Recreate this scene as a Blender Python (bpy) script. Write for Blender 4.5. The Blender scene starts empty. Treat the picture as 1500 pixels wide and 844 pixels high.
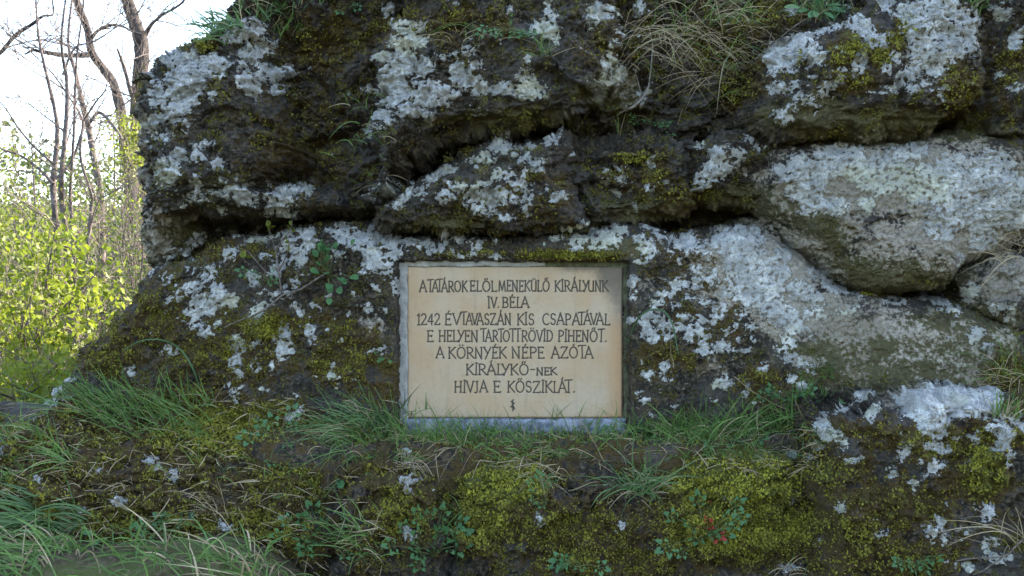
import bpy, math, random
import numpy as np
from mathutils import Vector

SC = bpy.context.scene
COL = SC.collection
PI = math.pi

# ------------------------------------------------------------------ camera, sky, sun, exposure
EYE = 1.5                      # camera height (m)
FPX = 1480.0                   # focal length in photograph pixels (1500 wide)
cam = bpy.data.cameras.new("camera")
cam.sensor_width = 36.0
cam.lens = 36.0 * FPX / 1500.0
cam.clip_start = 0.05
cam.clip_end = 3000
camo = bpy.data.objects.new("camera", cam)
COL.objects.link(camo)
camo.location = (0, 0, EYE)
camo.rotation_euler = (PI / 2, 0, 0)
SC.camera = camo

SUN_AZ = math.radians(52)      # direction towards the sun, clockwise from +Y (behind the rock, to the right)
SUN_EL = math.radians(33)
world = bpy.data.worlds.new("World")
SC.world = world
world.use_nodes = True
wn = world.node_tree
wn.nodes.clear()
sky = wn.nodes.new("ShaderNodeTexSky")
sky.sky_type = 'NISHITA'
sky.sun_disc = False
sky.sun_elevation = SUN_EL
sky.sun_rotation = SUN_AZ
sky.air_density = 1.0
sky.dust_density = 1.2
sky.ozone_density = 1.0
bg = wn.nodes.new("ShaderNodeBackground")
bg.inputs[1].default_value = 0.15
wo = wn.nodes.new("ShaderNodeOutputWorld")
wn.links.new(sky.outputs[0], bg.inputs[0])
wn.links.new(bg.outputs[0], wo.inputs[0])
sun = bpy.data.lights.new("sun", 'SUN')
sun.energy = 3.6
sun.angle = math.radians(0.53)
sun.color = (1.0, 0.93, 0.80)
suno = bpy.data.objects.new("sun", sun)
COL.objects.link(suno)
sd = Vector((math.sin(SUN_AZ) * math.cos(SUN_EL), math.cos(SUN_AZ) * math.cos(SUN_EL), math.sin(SUN_EL)))
suno.rotation_euler = sd.to_track_quat('Z', 'Y').to_euler()
SC.view_settings.view_transform = 'Standard'
SC.view_settings.look = 'None'
SC.view_settings.exposure = 2.75
SC.view_settings.use_white_balance = True
SC.view_settings.white_balance_temperature = 6900
SC.view_settings.white_balance_tint = 12
SC.view_settings.gamma = 1.0
SC.render.engine = 'CYCLES'
SC.cycles.max_bounces = 6
SC.cycles.transparent_max_bounces = 6

def P(px, py, Y):
    """a point of the photograph put at distance Y"""
    return Vector(((px - 750) * Y / FPX, Y, EYE - (py - 422) * Y / FPX))

# ------------------------------------------------------------------ tags and objects
def tag(o, label=None, cat=None, group=None, kind=None):
    if label: o['label'] = label
    if cat: o['category'] = cat
    if group: o['group'] = group
    if kind: o['kind'] = kind
    return o

def empty(name, loc, label=None, cat=None, group=None):
    o = bpy.data.objects.new(name, None)
    o.location = loc
    COL.objects.link(o)
    return tag(o, label, cat, group)

def mesh_obj(name, V, F, mat, parent=None, smooth=False, attrs=None, keep_world=True):
    """V (n,3) array, F (m,k) array of faces all with k corners, or a list of lists"""
    me = bpy.data.meshes.new(name)
    V = np.asarray(V, dtype=np.float32)
    if isinstance(F, np.ndarray):
        k = F.shape[1]; m = F.shape[0]
        me.vertices.add(len(V)); me.vertices.foreach_set("co", V.ravel())
        me.loops.add(m * k); me.loops.foreach_set("vertex_index", F.astype(np.int32).ravel())
        me.polygons.add(m)
        me.polygons.foreach_set("loop_start", np.arange(0, m * k, k, dtype=np.int32))
        me.update(calc_edges=True)
    else:
        me.from_pydata([tuple(map(float, v)) for v in V], [], F)
    if attrs:
        for n, a in attrs.items():
            at = me.attributes.new(n, 'FLOAT', 'POINT')
            at.data.foreach_set("value", np.asarray(a, dtype=np.float32).ravel())
    if smooth:
        me.polygons.foreach_set("use_smooth", np.ones(len(me.polygons), dtype=bool))
    me.materials.append(mat)
    o = bpy.data.objects.new(name, me)
    COL.objects.link(o)
    if parent is not None:
        o.parent = parent
        if keep_world:
            o.matrix_parent_inverse.identity()
            me.transform(__import__('mathutils').Matrix.Translation(-Vector(parent.location)))
    return o

# ------------------------------------------------------------------ noise in numpy
_rs = np.random.RandomState(7)
_PERM = np.concatenate([_rs.permutation(512)] * 2)
_ANG = _rs.rand(512) * 2 * PI
_GX, _GY = np.cos(_ANG), np.sin(_ANG)

def gnoise(x, y, seed=0):
    xi = np.floor(x).astype(np.int64); yi = np.floor(y).astype(np.int64)
    fx = x - xi; fy = y - yi
    u = fx * fx * fx * (fx * (fx * 6 - 15) + 10); v = fy * fy * fy * (fy * (fy * 6 - 15) + 10)
    xi = xi + seed * 37; yi = yi + seed * 91
    def g(ix, iy, dx, dy):
        h = _PERM[(_PERM[ix & 511] + iy) & 511]
        return _GX[h] * dx + _GY[h] * dy
    a = g(xi, yi, fx, fy); b = g(xi + 1, yi, fx - 1, fy)
    c = g(xi, yi + 1, fx, fy - 1); d = g(xi + 1, yi + 1, fx - 1, fy - 1)
    return (a + (b - a) * u + ((c + (d - c) * u) - (a + (b - a) * u)) * v) * 1.5

def fbm(x, y, seed=0, octv=4, gain=0.5):
    s = 0; a = 1; t = 0
    for i in range(octv):
        s = s + a * gnoise(x * 2 ** i, y * 2 ** i, seed + i); t += a; a *= gain
    return s / t

def ridged(x, y, seed=0, octv=3, gain=0.5):
    s = 0; a = 1; t = 0
    for i in range(octv):
        s = s + a * (1 - np.abs(gnoise(x * 2 ** i, y * 2 ** i, seed + i)) * 2); t += a; a *= gain
    return s / t

def cells(x, y, seed=0):
    """distance to the nearest of jittered points (pits, crusts)"""
    xi = np.floor(x).astype(np.int64); yi = np.floor(y).astype(np.int64)
    best = np.full(x.shape, 9.0)
    for dx in (-1, 0, 1):
        for dy in (-1, 0, 1):
            cx = xi + dx; cy = yi + dy
            h = _PERM[(_PERM[(cx + seed * 17) & 511] + cy) & 511]
            px = cx + 0.5 + 0.42 * _GX[h]; py = cy + 0.5 + 0.42 * _GY[(h + 99) & 511]
            best = np.minimum(best, (x - px) ** 2 + (y - py) ** 2)
    return np.sqrt(best)

def facets(x, y, seed=0):
    """broken faces: every cell a plane of its own height and tilt"""
    xi = np.floor(x).astype(np.int64); yi = np.floor(y).astype(np.int64)
    best = np.full(x.shape, 9.0); val = np.zeros(x.shape)
    for dx in (-1, 0, 1):
        for dy in (-1, 0, 1):
            cx = xi + dx; cy = yi + dy
            h = _PERM[(_PERM[(cx + seed * 17) & 511] + cy) & 511]
            px = cx + 0.5 + 0.45 * _GX[h]; py = cy + 0.5 + 0.45 * _GY[(h + 99) & 511]
            d = (x - px) ** 2 + (y - py) ** 2
            v = _GX[(h + 31) & 511] * .5 + (x - px) * _GX[(h + 7) & 511] * .9 + (y - py) * _GY[(h + 53) & 511] * .9
            m = d < best
            best = np.where(m, d, best); val = np.where(m, v, val)
    return val

def sstep(a, b, x):
    t = np.clip((x - a) / (b - a), 0, 1)
    return t * t * (3 - 2 * t)

# ------------------------------------------------------------------ materials
def new_mat(name):
    m = bpy.data.materials.new(name); m.use_nodes = True
    nt = m.node_tree; nt.nodes.clear()
    out = nt.nodes.new("ShaderNodeOutputMaterial")
    bs = nt.nodes.new("ShaderNodeBsdfPrincipled")
    nt.links.new(bs.outputs[0], out.inputs[0])
    bs.inputs["Specular IOR Level"].default_value = 0.25
    bs.inputs["Roughness"].default_value = 0.85
    return m, nt, bs, out

class NT:
    def __init__(s, nt): s.nt = nt
    def n(s, t, **kw):
        nd = s.nt.nodes.new(t)
        for k, v in kw.items(): setattr(nd, k, v)
        return nd
    def put(s, sock, v):
        if hasattr(v, 'is_linked') or hasattr(v, 'links'): s.nt.links.new(v, sock)
        else: sock.default_value = v
    def coord(s): return s.n("ShaderNodeTexCoord").outputs["Object"]
    def noise(s, vec, scale, detail=4, rough=.55, dist=0):
        nd = s.n("ShaderNodeTexNoise"); s.put(nd.inputs["Vector"], vec)
        nd.inputs["Scale"].default_value = scale; nd.inputs["Detail"].default_value = detail
        nd.inputs["Roughness"].default_value = rough; nd.inputs["Distortion"].default_value = dist
        return nd.outputs["Fac"]
    def voro(s, vec, scale, feature='F1', out="Distance", rnd=1.0):
        nd = s.n("ShaderNodeTexVoronoi"); nd.feature = feature; s.put(nd.inputs["Vector"], vec)
        nd.inputs["Scale"].default_value = scale; nd.inputs["Randomness"].default_value = rnd
        return nd.outputs[out]
    def math(s, op, a, b=0.0, c=None, clamp=False):
        nd = s.n("ShaderNodeMath", operation=op); nd.use_clamp = clamp
        s.put(nd.inputs[0], a); s.put(nd.inputs[1], b)
        if c is not None: s.put(nd.inputs[2], c)
        return nd.outputs[0]
    def ramp(s, x, a, b, lo=0.0, hi=1.0):
        nd = s.n("ShaderNodeMapRange"); nd.interpolation_type = 'SMOOTHSTEP'
        s.put(nd.inputs[0], x)
        for i, v in zip((1, 2, 3, 4), (a, b, lo, hi)): nd.inputs[i].default_value = v
        return nd.outputs[0]
    def mix(s, f, a, b, mode='MIX'):
        nd = s.n("ShaderNodeMix", data_type='RGBA'); nd.blend_type = mode
        s.put(nd.inputs[0], f)
        for i, v in ((6, a), (7, b)):
            if isinstance(v, tuple): nd.inputs[i].default_value = (*v[:3], 1)
            else: s.put(nd.inputs[i], v)
        return nd.outputs[2]
    def attr(s, name):
        nd = s.n("ShaderNodeAttribute"); nd.attribute_name = name
        return nd.outputs["Fac"]
    def bump(s, h, strength, dist, prev=None):
        nd = s.n("ShaderNodeBump"); s.put(nd.inputs["Height"], h)
        nd.inputs["Strength"].default_value = strength; nd.inputs["Distance"].default_value = dist
        if prev is not None: s.put(nd.inputs["Normal"], prev)
        return nd.outputs[0]

def rock_material():
    m, nt, bs, out = new_mat("lichened_limestone")
    N = NT(nt)
    co = N.coord()
    n_big = N.noise(co, 3.0, 3)
    n_mid = N.noise(co, 16, 5, .6)
    n_fine = N.noise(co, 70, 6, .65)
    n_grit = N.noise(co, 330, 3, .7)
    v_crust = N.voro(co, 120)
    v_pore = N.voro(co, 210)
    v_cell = N.voro(co, 60, 'SMOOTH_F1')
    L = N.attr("lichen"); M = N.attr("moss"); B = N.attr("bare"); O = N.attr("film")
    # dark weathered stone with dead moss and soil in it
    c = N.mix(N.ramp(n_mid, .40, .60), (.022, .017, .011), (.060, .046, .029))
    c = N.mix(N.ramp(n_fine, .47, .68), c, (.135, .108, .075))
    c = N.mix(N.ramp(v_pore, .22, .08), c, (.012, .010, .008))
    c = N.mix(N.math('MULTIPLY', N.ramp(n_big, .45, .62), .5), c, (.085, .078, .070))
    # olive algae film
    fo = N.math('MULTIPLY', N.ramp(N.math('ADD', O, N.math('MULTIPLY', N.math('SUBTRACT', n_mid, .5), 1.3)), .15, .6), .8)
    c = N.mix(fo, c, N.mix(n_fine, (.060, .058, .020), (.15, .125, .055)))
    # bare grey limestone
    t = N.math('ADD', B, N.math('MULTIPLY', N.math('SUBTRACT', n_mid, .5), 1.6))
    t = N.math('ADD', t, N.math('MULTIPLY', N.math('SUBTRACT', n_fine, .5), 1.4))
    fb = N.ramp(t, .30, .62)
    stone = N.mix(N.ramp(n_fine, .3, .7), (.23, .195, .145), (.43, .385, .31))
    stone = N.mix(N.ramp(n_grit, .56, .70), stone, (.10, .088, .07))
    stone = N.mix(N.math('MULTIPLY', N.ramp(n_big, .48, .62), .55), stone, (.21, .18, .125))
    c = N.mix(fb, c, stone)
    # moss film below the tufts
    t = N.math('ADD', M, N.math('MULTIPLY', N.math('SUBTRACT', n_mid, .5), 1.2))
    t = N.math('ADD', t, N.math('MULTIPLY', N.math('SUBTRACT', n_fine, .5), 1.0))
    fm = N.ramp(t, .18, .42)
    brown = N.mix(n_fine, (.040, .024, .009), (.095, .062, .018))
    green = N.mix(N.ramp(n_fine, .4, .7), (.060, .058, .010), (.18, .175, .030))
    green = N.mix(N.ramp(v_crust, .1, .5), N.mix(.5, green, (.20, .19, .04)), green)
    mossc = N.mix(N.ramp(t, .45, .95), brown, green)
    c = N.mix(fm, c, mossc)
    # crustose lichen
    t = N.math('ADD', L, N.math('MULTIPLY', N.math('SUBTRACT', n_fine, .5), 2.3))
    t = N.math('ADD', t, N.math('MULTIPLY', N.math('SUBTRACT', .40, v_crust), .9))
    t = N.math('ADD', t, N.math('MULTIPLY', N.math('SUBTRACT', n_mid, .5), 1.1))
    thin = N.math('MULTIPLY', N.ramp(t, -.50, -.2), .25)
    c = N.mix(thin, c, (.18, .175, .16))
    fl = N.ramp(t, -.24, -.12)
    lic = N.mix(N.ramp(n_mid, .35, .7), (.39, .385, .355), (.64, .63, .575))
    lic = N.mix(N.ramp(n_grit, .50, .62), lic, (.19, .188, .172))
    lic = N.mix(N.math('MULTIPLY', N.ramp(n_big, .54, .62), .5), lic, (.50, .49, .33))
    lic = N.mix(N.ramp(v_pore, .16, .05), lic, (.12, .11, .10))
    lic = N.mix(N.ramp(v_cell, .55, .75), lic, (.27, .27, .26))
    c = N.mix(fl, c, lic)
    N.put(bs.inputs["Base Color"], c)
    N.put(bs.inputs["Roughness"], N.mix(fm, (.78, .78, .78), (.95, .95, .95)))
    b1 = N.bump(n_mid, .6, .03)
    b2 = N.bump(n_fine, 1.0, .022, b1)
    b3 = N.bump(N.math('ADD', N.math('MULTIPLY', fl, .8), N.math('MULTIPLY', n_grit, .5)), .8, .004, b2)
    b4 = N.bump(N.math('MULTIPLY', fm, N.ramp(N.math('ADD', v_crust, 0), .0, .5)), .8, -.006, b3)
    N.put(bs.inputs["Normal"], b4)
    return m
ROCK = rock_material()

def leaf_material(name, c1, c2, dry=(.25, .2, .1), trans=.35, rough=.55, scale=20):
    m, nt, bs, out = new_mat(name)
    N = NT(nt)
    v = N.attr("tone")
    n = N.noise(N.coord(), scale, 3)
    c = N.mix(N.math('ADD', N.math('MULTIPLY', v, .8), N.math('MULTIPLY', n, .25)), c1, c2)
    N.put(bs.inputs["Base Color"], c)
    bs.inputs["Roughness"].default_value = rough
    bs.inputs["Specular IOR Level"].default_value = .35
    tr = nt.nodes.new("ShaderNodeBsdfTranslucent")
    N.put(tr.inputs[0], c)
    mx = nt.nodes.new("ShaderNodeMixShader"); mx.inputs[0].default_value = trans
    nt.links.new(bs.outputs[0], mx.inputs[1]); nt.links.new(tr.outputs[0], mx.inputs[2])
    nt.links.new(mx.outputs[0], out.inputs[0])
    return m
# ------------------------------------------------------------------ where lichen, moss and bare stone grow
# (cx, cy, rx, ry, turn in degrees) of each patch, in photograph pixels
LICHEN = """
345 45 22 18 0;372 48 14 18 10;310 95 30 16 0;375 78 28 14 -25;272 120 26 42 10;255 85 20 12 -20;290 122 14 14 0;362 120 12 26 -20
400 108 28 13 0;405 132 12 6 0;232 140 14 18 0;250 165 18 14 0;220 110 9 9 0;225 180 10 14 0;240 200 12 8 0;310 140 8 5 0;275 182 9 5 0
245 250 18 26 25;262 226 12 11 0;296 214 15 8 -20;288 230 9 8 0;322 240 10 8 0;286 268 7 12 0;325 263 5 4 0;340 278 30 9 -5;355 288 18 9 20;368 284 14 8 30;325 303 7 5 0
288 290 12 8 0;270 298 8 5 0;298 232 3 3 0;415 284 28 9 -12;412 300 20 12 10;452 281 10 7 0;342 252 3 2 0;352 255 3 2 0;394 270 3 3 0
568 14 9 9 0;663 5 7 6 0;597 38 24 9 0;596 62 26 14 0;618 40 10 8 0;575 35 5 7 0;560 83 12 10 0;600 95 34 17 15;572 112 20 12 0
540 130 10 6 0;578 135 26 20 0;630 140 32 19 0;605 160 22 12 0;565 170 11 15 0;545 190 10 10 0;628 172 10 8 0;680 113 23 17 30;665 138 10 8 0;590 170 9 6 0
700 130 12 11 0;735 130 18 12 0;768 115 13 11 0;775 132 26 12 0;797 143 6 5 0;690 72 12 9 0;697 95 8 6 0;650 82 10 5 20;668 83 6 5 0;512 137 4 4 0
800 42 20 13 25;812 58 8 8 0;775 88 5 6 0;745 12 8 5 0;803 14 8 13 0;812 28 6 6 0;875 18 17 15 0;870 35 8 8 0;890 12 10 8 0;905 30 8 5 0
905 48 6 5 0;893 65 4 4 0;935 10 8 12 0;893 82 8 6 0;900 105 20 15 20;885 117 12 8 0;942 140 7 20 35;920 160 14 5 -25;770 175 4 3 0;693 172 3 3 0
738 215 24 12 12;745 224 20 6 10;808 205 12 9 0;777 213 8 8 0;706 234 21 8 5;698 243 8 5 0;775 233 16 6 5;788 245 9 10 -20;640 250 20 9 -30;658 247 12 5 -20;628 263 12 7 -30
595 264 10 4 10;580 283 26 11 -5;570 275 12 8 -30;612 282 12 7 0;575 296 9 8 0;589 296 8 6 0;665 270 14 7 30;678 275 10 8 0;700 283 20 14 0;712 268 12 6 0
725 262 6 7 0;742 256 14 6 0;730 285 18 12 10;750 290 14 8 0;760 270 18 9 0;765 258 8 10 0;772 287 6 12 0;770 305 6 12 0;700 305 16 8 20;730 316 20 5 10;715 298 12 8 0;655 285 14 6 0;645 292 6 5 0
833 227 4 6 0;803 277 6 4 0;814 290 10 5 -10;888 265 7 6 -20;900 283 9 5 40;912 262 8 7 0;907 246 6 3 10;886 248 4 3 0;951 275 7 4 0;924 283 4 5 0;930 304 4 4 0;954 240 5 8 -30;975 266 6 4 0
1050 230 14 14 0;1045 252 24 14 -10;1030 268 16 9 -30;1060 250 12 10 0;1020 282 8 5 0;1083 225 12 10 10;1080 237 6 6 0;1098 205 9 6 0;1112 214 8 5 0;1135 210 7 6 0;1025 209 6 4 -20
1150 75 30 22 -35;1130 90 14 18 0;1180 60 20 10 -20;1215 45 22 8 -12;1193 83 16 14 0;1157 102 9 5 0;1190 110 8 4 0;1260 40 18 16 0;1272 55 14 14 0;1258 92 10 20 20;1235 105 8 5 0
1300 10 14 9 -20;1340 25 30 22 10;1380 30 38 34 0;1350 60 24 26 0;1400 60 30 30 20;1420 45 14 28 20;1360 90 28 22 0;1330 110 22 12 -30;1315 125 18 8 -10;1345 130 22 8 0;1300 100 8 8 0;1378 140 6 12 0;1290 60 12 10 0;1312 85 8 10 0
1130 130 12 9 0;1145 128 8 8 0;1175 145 12 10 0;1165 125 8 7 0;1208 140 9 7 40;1225 118 9 7 0;1190 153 8 4 0;1150 165 14 8 0;1155 172 10 5 0;1212 128 8 5 0
1160 15 9 6 0;1240 8 6 8 0;1180 240 30 14 0;1160 255 24 14 10;1190 262 26 20 0;1210 225 24 12 0;1240 240 40 26 10;1185 290 26 18 20;1160 275 12 12 0;1225 300 20 14 0;1195 305 24 10 0
1290 255 44 30 0;1350 270 40 30 20;1330 225 40 14 0;1400 260 40 34 0;1450 250 40 30 0;1480 300 40 40 0;1420 310 40 30 20;1380 330 30 24 20;1440 350 24 20 0;1405 380 8 14 20;1270 300 18 12 0
238 385 24 6 -27;262 369 24 7 -22;286 352 14 10 -35;215 405 14 5 -35;340 335 14 6 10;328 334 8 6 0;345 342 6 5 0;338 368 11 7 -15;327 378 6 5 0;310 392 11 4 -10;378 347 20 8 -15;388 331 13 7 -20
398 338 10 7 0;415 340 14 9 0;438 336 10 6 0;425 330 12 4 0;455 345 11 12 0;450 362 12 11 0;425 358 14 10 0;438 378 12 13 20;402 393 10 11 0;412 386 9 8 0;372 410 10 10 0;366 404 6 6 0;384 374 6 5 0
285 420 16 10 -30;262 433 4 8 -20;256 430 4 5 0;304 405 9 6 0;315 400 5 4 0;300 445 22 15 -10;283 460 12 14 20;330 438 18 12 10;318 425 12 9 -20;290 475 11 8 10;302 487 12 7 0;317 478 7 6 0;277 383 5 4 0;275 396 4 4 0
245 410 7 8 0;246 443 4 9 0;147 452 7 5 10;180 413 8 4 -30;165 430 7 5 -30;140 483 5 6 0;132 466 4 9 0;248 513 9 6 0;193 545 10 8 0;350 500 9 12 10;347 530 11 14 10;350 545 6 6 0;357 515 4 5 0
418 488 9 12 -30;417 512 13 13 0;402 497 4 4 0;453 485 9 13 10;457 495 8 7 0;400 534 5 8 20;403 523 3 4 0;373 533 3 9 15;375 510 5 4 0;378 500 5 4 0;380 455 14 9 -30;372 464 8 8 0;393 448 6 4 0;405 430 5 3 0
440 455 7 6 0;436 451 9 5 20;420 424 8 6 0;463 451 7 4 20;435 415 6 5 0;482 433 3 3 0;540 452 10 5 10;562 453 5 4 0;552 424 4 8 -30;522 430 6 5 0;510 462 4 3 0;530 398 4 4 0;560 520 3 5 30;478 485 3 3 0;490 533 6 5 30;488 550 7 6 0;495 564 4 4 0
545 514 10 3 -15;560 510 10 3 -10;434 582 5 4 0;411 578 2 2 0;430 605 12 7 -20;420 610 6 6 0;385 571 6 4 0;343 577 6 5 0;347 587 4 3 0;352 570 4 3 0;374 542 4 4 0
500 335 22 10 0;522 352 30 13 20;550 347 20 13 10;580 350 20 11 10;605 352 20 10 0;545 378 16 16 20;560 392 14 8 10;568 400 10 5 20;576 413 6 7 0;580 425 5 7 0;505 352 14 8 0;495 372 8 7 0;625 357 16 8 0;575 370 14 12 0
652 345 12 7 0;668 350 14 6 10;692 346 8 6 0;722 350 9 6 0;732 340 4 4 0;640 368 14 5 -15;680 372 18 4 0;720 378 14 4 0;700 360 10 4 0;650 357 10 5 0
830 335 9 5 0;850 333 12 8 0;860 348 24 12 -10;885 345 24 13 10;905 340 14 8 0;880 360 26 7 0;850 360 16 6 -10;815 348 8 5 10;955 335 12 6 20;967 345 8 10 -30;945 355 12 8 0;935 348 6 4 0
948 363 13 13 0;952 376 8 8 0;975 340 10 3 10;1005 355 16 16 0;1008 345 12 9 0;985 350 8 7 0;1030 365 8 8 0;995 383 5 6 0;935 383 6 5 0;945 386 6 4 0;925 412 9 10 0;928 430 6 8 0;980 365 5 4 0
1012 412 30 9 -3;1040 408 10 9 -10;1020 395 10 4 -15;990 420 12 8 -30;970 432 14 7 -10;958 443 12 6 30;962 455 10 8 20;1012 438 12 5 0;990 447 8 4 10;1035 443 8 4 20;1046 415 8 8 0;1060 430 7 5 0
955 465 14 7 10;975 475 10 12 20;1000 465 9 5 0;1030 468 18 6 0;1050 460 12 8 30;1060 452 6 7 0;1000 480 16 6 10;1025 485 13 8 0;945 480 12 8 10;955 495 12 9 0;980 492 8 8 0;1010 492 8 8 -20;925 470 8 5 0
1030 508 9 14 20;1038 518 7 6 0;1024 500 6 8 0;1060 510 14 9 20;1075 517 6 4 0;1062 490 5 8 0;1075 475 6 7 30;1085 462 8 5 0;1100 480 10 5 0;1100 495 5 4 0;1102 503 4 5 0;1092 515 7 6 0;1083 496 5 5 0
1145 510 9 8 0;1155 498 12 8 30;1165 530 26 9 25;1180 535 12 8 0;1165 558 13 9 20;1175 566 8 5 20;1142 570 3 6 0;1060 562 13 9 0;1052 566 8 6 0;1093 563 6 6 0;1092 578 4 9 25;1108 590 5 4 0
972 540 6 12 0;980 540 7 5 0;948 548 8 6 0;936 577 4 4 0;943 586 7 5 0;988 594 4 3 0;953 610 4 3 0;1118 538 5 8 30;1050 587 9 3 15
1080 350 40 20 0;1095 385 34 26 10;1070 365 16 16 0;1110 420 40 26 20;1140 455 44 18 25;1160 475 36 14 25;1090 440 18 10 30;1130 400 30 24 0;1195 460 24 12 0;1180 430 34 16 25;1220 420 24 10 20;1195 400 18 12 40;1150 370 16 16 30
1250 430 22 6 10;1310 445 16 7 0;1370 440 24 7 10;1390 452 16 8 0;1465 450 16 10 0;1480 455 10 14 20;1240 455 24 8 0;1420 430 10 16 20;1430 490 14 12 0;1445 510 10 12 0
1385 588 62 22 2;1360 605 40 18 0;1365 625 20 16 20;1330 590 16 20 0;1440 590 26 20 0;1202 622 12 18 0;1218 636 12 9 20;1210 640 10 8 0;1166 668 18 5 -10;1190 652 9 9 -40;1276 606 11 12 30;1265 580 13 9 -10;1235 602 14 7 -20
1236 650 8 7 0;1242 674 6 5 -20;1324 663 9 13 10;1372 655 18 8 10;1380 660 9 6 0;1365 687 18 9 -30;1305 692 8 6 -20;1338 706 11 4 0;1340 710 6 5 0;1400 640 5 3 0;1347 677 4 6 0;1256 668 8 5 0
1228 743 10 7 10;1195 789 8 6 10;1290 781 10 4 0;1160 730 4 5 0;1063 727 7 4 0;1462 625 18 12 10;1470 645 13 16 10;1476 670 8 12 0;1455 655 8 6 0;1445 750 11 12 -20;1440 765 5 6 0
1450 795 12 8 0;1448 812 9 9 20;1365 775 16 9 -10;1375 765 9 8 0;1385 790 6 6 0;1420 830 8 7 0;1470 820 14 9 0;1425 640 10 7 0;1495 622 20 7 10;1470 20 14 12 0;1488 60 12 16 10;1462 110 8 10 0;1490 130 12 8 0;1480 610 20 5 10;1068 660 5 3 0
600 668 11 8 20;598 700 11 10 0;618 694 8 7 0;608 678 6 5 0;598 715 6 4 0;280 621 9 4 0;222 673 9 7 20;257 698 9 10 0;230 684 5 4 0;283 655 4 3 0;475 644 8 9 20;480 625 5 4 0;440 617 4 3 0
75 575 14 5 -20;70 592 26 8 -10;30 612 20 7 -15;10 660 9 6 0;60 700 6 5 0;150 690 8 5 0;175 735 10 7 0;120 745 7 5 0;330 770 9 6 0;410 760 7 6 0;100 560 9 6 -30;20 600 24 6 -15;60 590 14 7 -10;0 640 8 10 0;30 800 9 6 0;380 610 5 4 0;335 565 5 5 0;520 590 5 6 0;600 780 9 12 0;790 760 6 8 0;1160 830 12 8 0;910 770 8 6 0
""".strip()
LICHEN = np.array([[float(q) for q in p.split()] for line in LICHEN.split("\n") for p in line.split(";")])

# (cx, cy, rx, ry, amount) of soft regions
SPECK = [(330,420,190,110,.55),(250,150,60,110,.5),(330,270,130,50,.6),(640,130,170,70,.45),(700,280,150,50,.55),(930,260,90,60,.3),(1010,440,110,90,.8),
         (1000,540,140,60,.45),(1060,250,70,50,.5),(1200,120,110,70,.8),(1360,80,90,90,.8),(1200,270,80,70,.75),(1330,250,200,50,.45),(1080,400,110,80,.9),(1200,470,100,50,.45),
         (1400,500,130,60,.35),(560,370,120,50,.6),(430,500,180,110,.3),(860,350,110,25,.7),(690,355,110,20,.6),(1310,680,160,80,.45),(1420,780,90,80,.6),
         (1210,280,70,60,.6),(205,250,22,120,.6),(1480,70,60,110,.6),(880,60,90,90,.35),(750,60,180,70,.25),(580,720,90,70,.15),(300,640,170,60,.12),(1090,110,30,60,.1),(1480,420,60,60,.4)]
MOSS = [(600,45,90,30,.42),(700,30,70,30,.35),(440,200,80,100,.40),(470,60,70,50,.4),(1258,66,34,26,.95),(1235,80,26,16,.9),(1335,38,26,26,.85),(1310,60,22,16,.7),(1165,80,20,14,.8),
        (1245,120,46,18,.6),(1290,82,22,22,.7),(1410,135,40,50,.55),(1475,100,46,60,.45),(1085,130,46,30,.62),(1060,60,90,70,.42),(930,232,44,10,.7),(905,255,30,10,.6),(950,262,50,40,.4),(780,300,90,50,.3),
        (300,65,16,12,.85),(330,520,110,60,.5),(395,478,50,26,.85),(505,520,62,60,.52),(225,455,80,70,.40),(330,365,60,22,.42),(160,520,60,40,.55),(280,600,120,40,.55),
        (320,630,160,50,.78),(120,660,120,60,.6),(60,730,90,50,.6),(210,770,120,50,.55),(380,770,90,50,.6),(20,650,60,40,.6),(430,700,110,50,.62),(250,710,120,60,.45),(590,740,70,70,.62),(550,690,50,50,.5),(730,700,90,50,1.1),(700,760,60,60,.75),(820,770,130,60,.55),
        (1075,700,115,48,1.35),(1080,770,130,60,.95),(1210,760,110,70,.62),(1195,690,80,30,.7),(1290,640,60,26,.5),(760,668,110,20,.72),(950,684,90,24,.55),(600,662,60,16,.5),(500,640,60,24,.4),(700,652,100,13,.62),(880,654,120,14,.62),(1060,650,120,12,.5),(560,655,60,12,.5),(1330,740,120,60,.48),(1440,680,40,70,.85),(1485,620,40,40,.6),
        (1290,820,150,40,.5),(970,525,70,26,.45),(1000,395,70,60,.30),(1050,480,80,60,.30),(60,810,70,40,.55),(835,374,90,9,.8),(690,372,80,5,.6),(1000,290,50,30,.5),(850,650,110,14,.6),(1110,560,60,30,.45),
        (640,270,120,60,.12),(1205,640,60,30,.5),(1380,650,100,40,.55),(1475,545,40,30,.6),(1290,432,40,5,.9),(900,60,60,80,.35),(1140,20,60,30,.5),(120,600,60,20,.6),(880,820,160,50,.5),(440,800,160,60,.45),(560,560,30,80,.35)]
BARE = [(1330,265,210,60,1.0),(1400,340,110,60,.9),(1110,395,110,72,1.0),(1180,460,90,40,.95),(1270,475,110,36,.62),(1400,520,150,60,.42),(1290,350,60,46,.62),(1250,540,90,60,.25),
        (232,345,22,46,.72),(208,250,14,110,.62),(1470,410,60,46,.75),(1380,590,74,26,1.2),(915,110,36,50,.45),(545,478,22,26,.62),(1380,60,80,80,.5),(1060,240,50,30,.3),
        (960,420,30,26,.45),(1060,545,60,40,.32),(1395,770,40,36,.5),(1290,520,60,30,.3),(585,640,14,10,.4),(590,770,24,40,.4),(530,500,16,40,.3),(1180,530,34,10,.8)]
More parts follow.
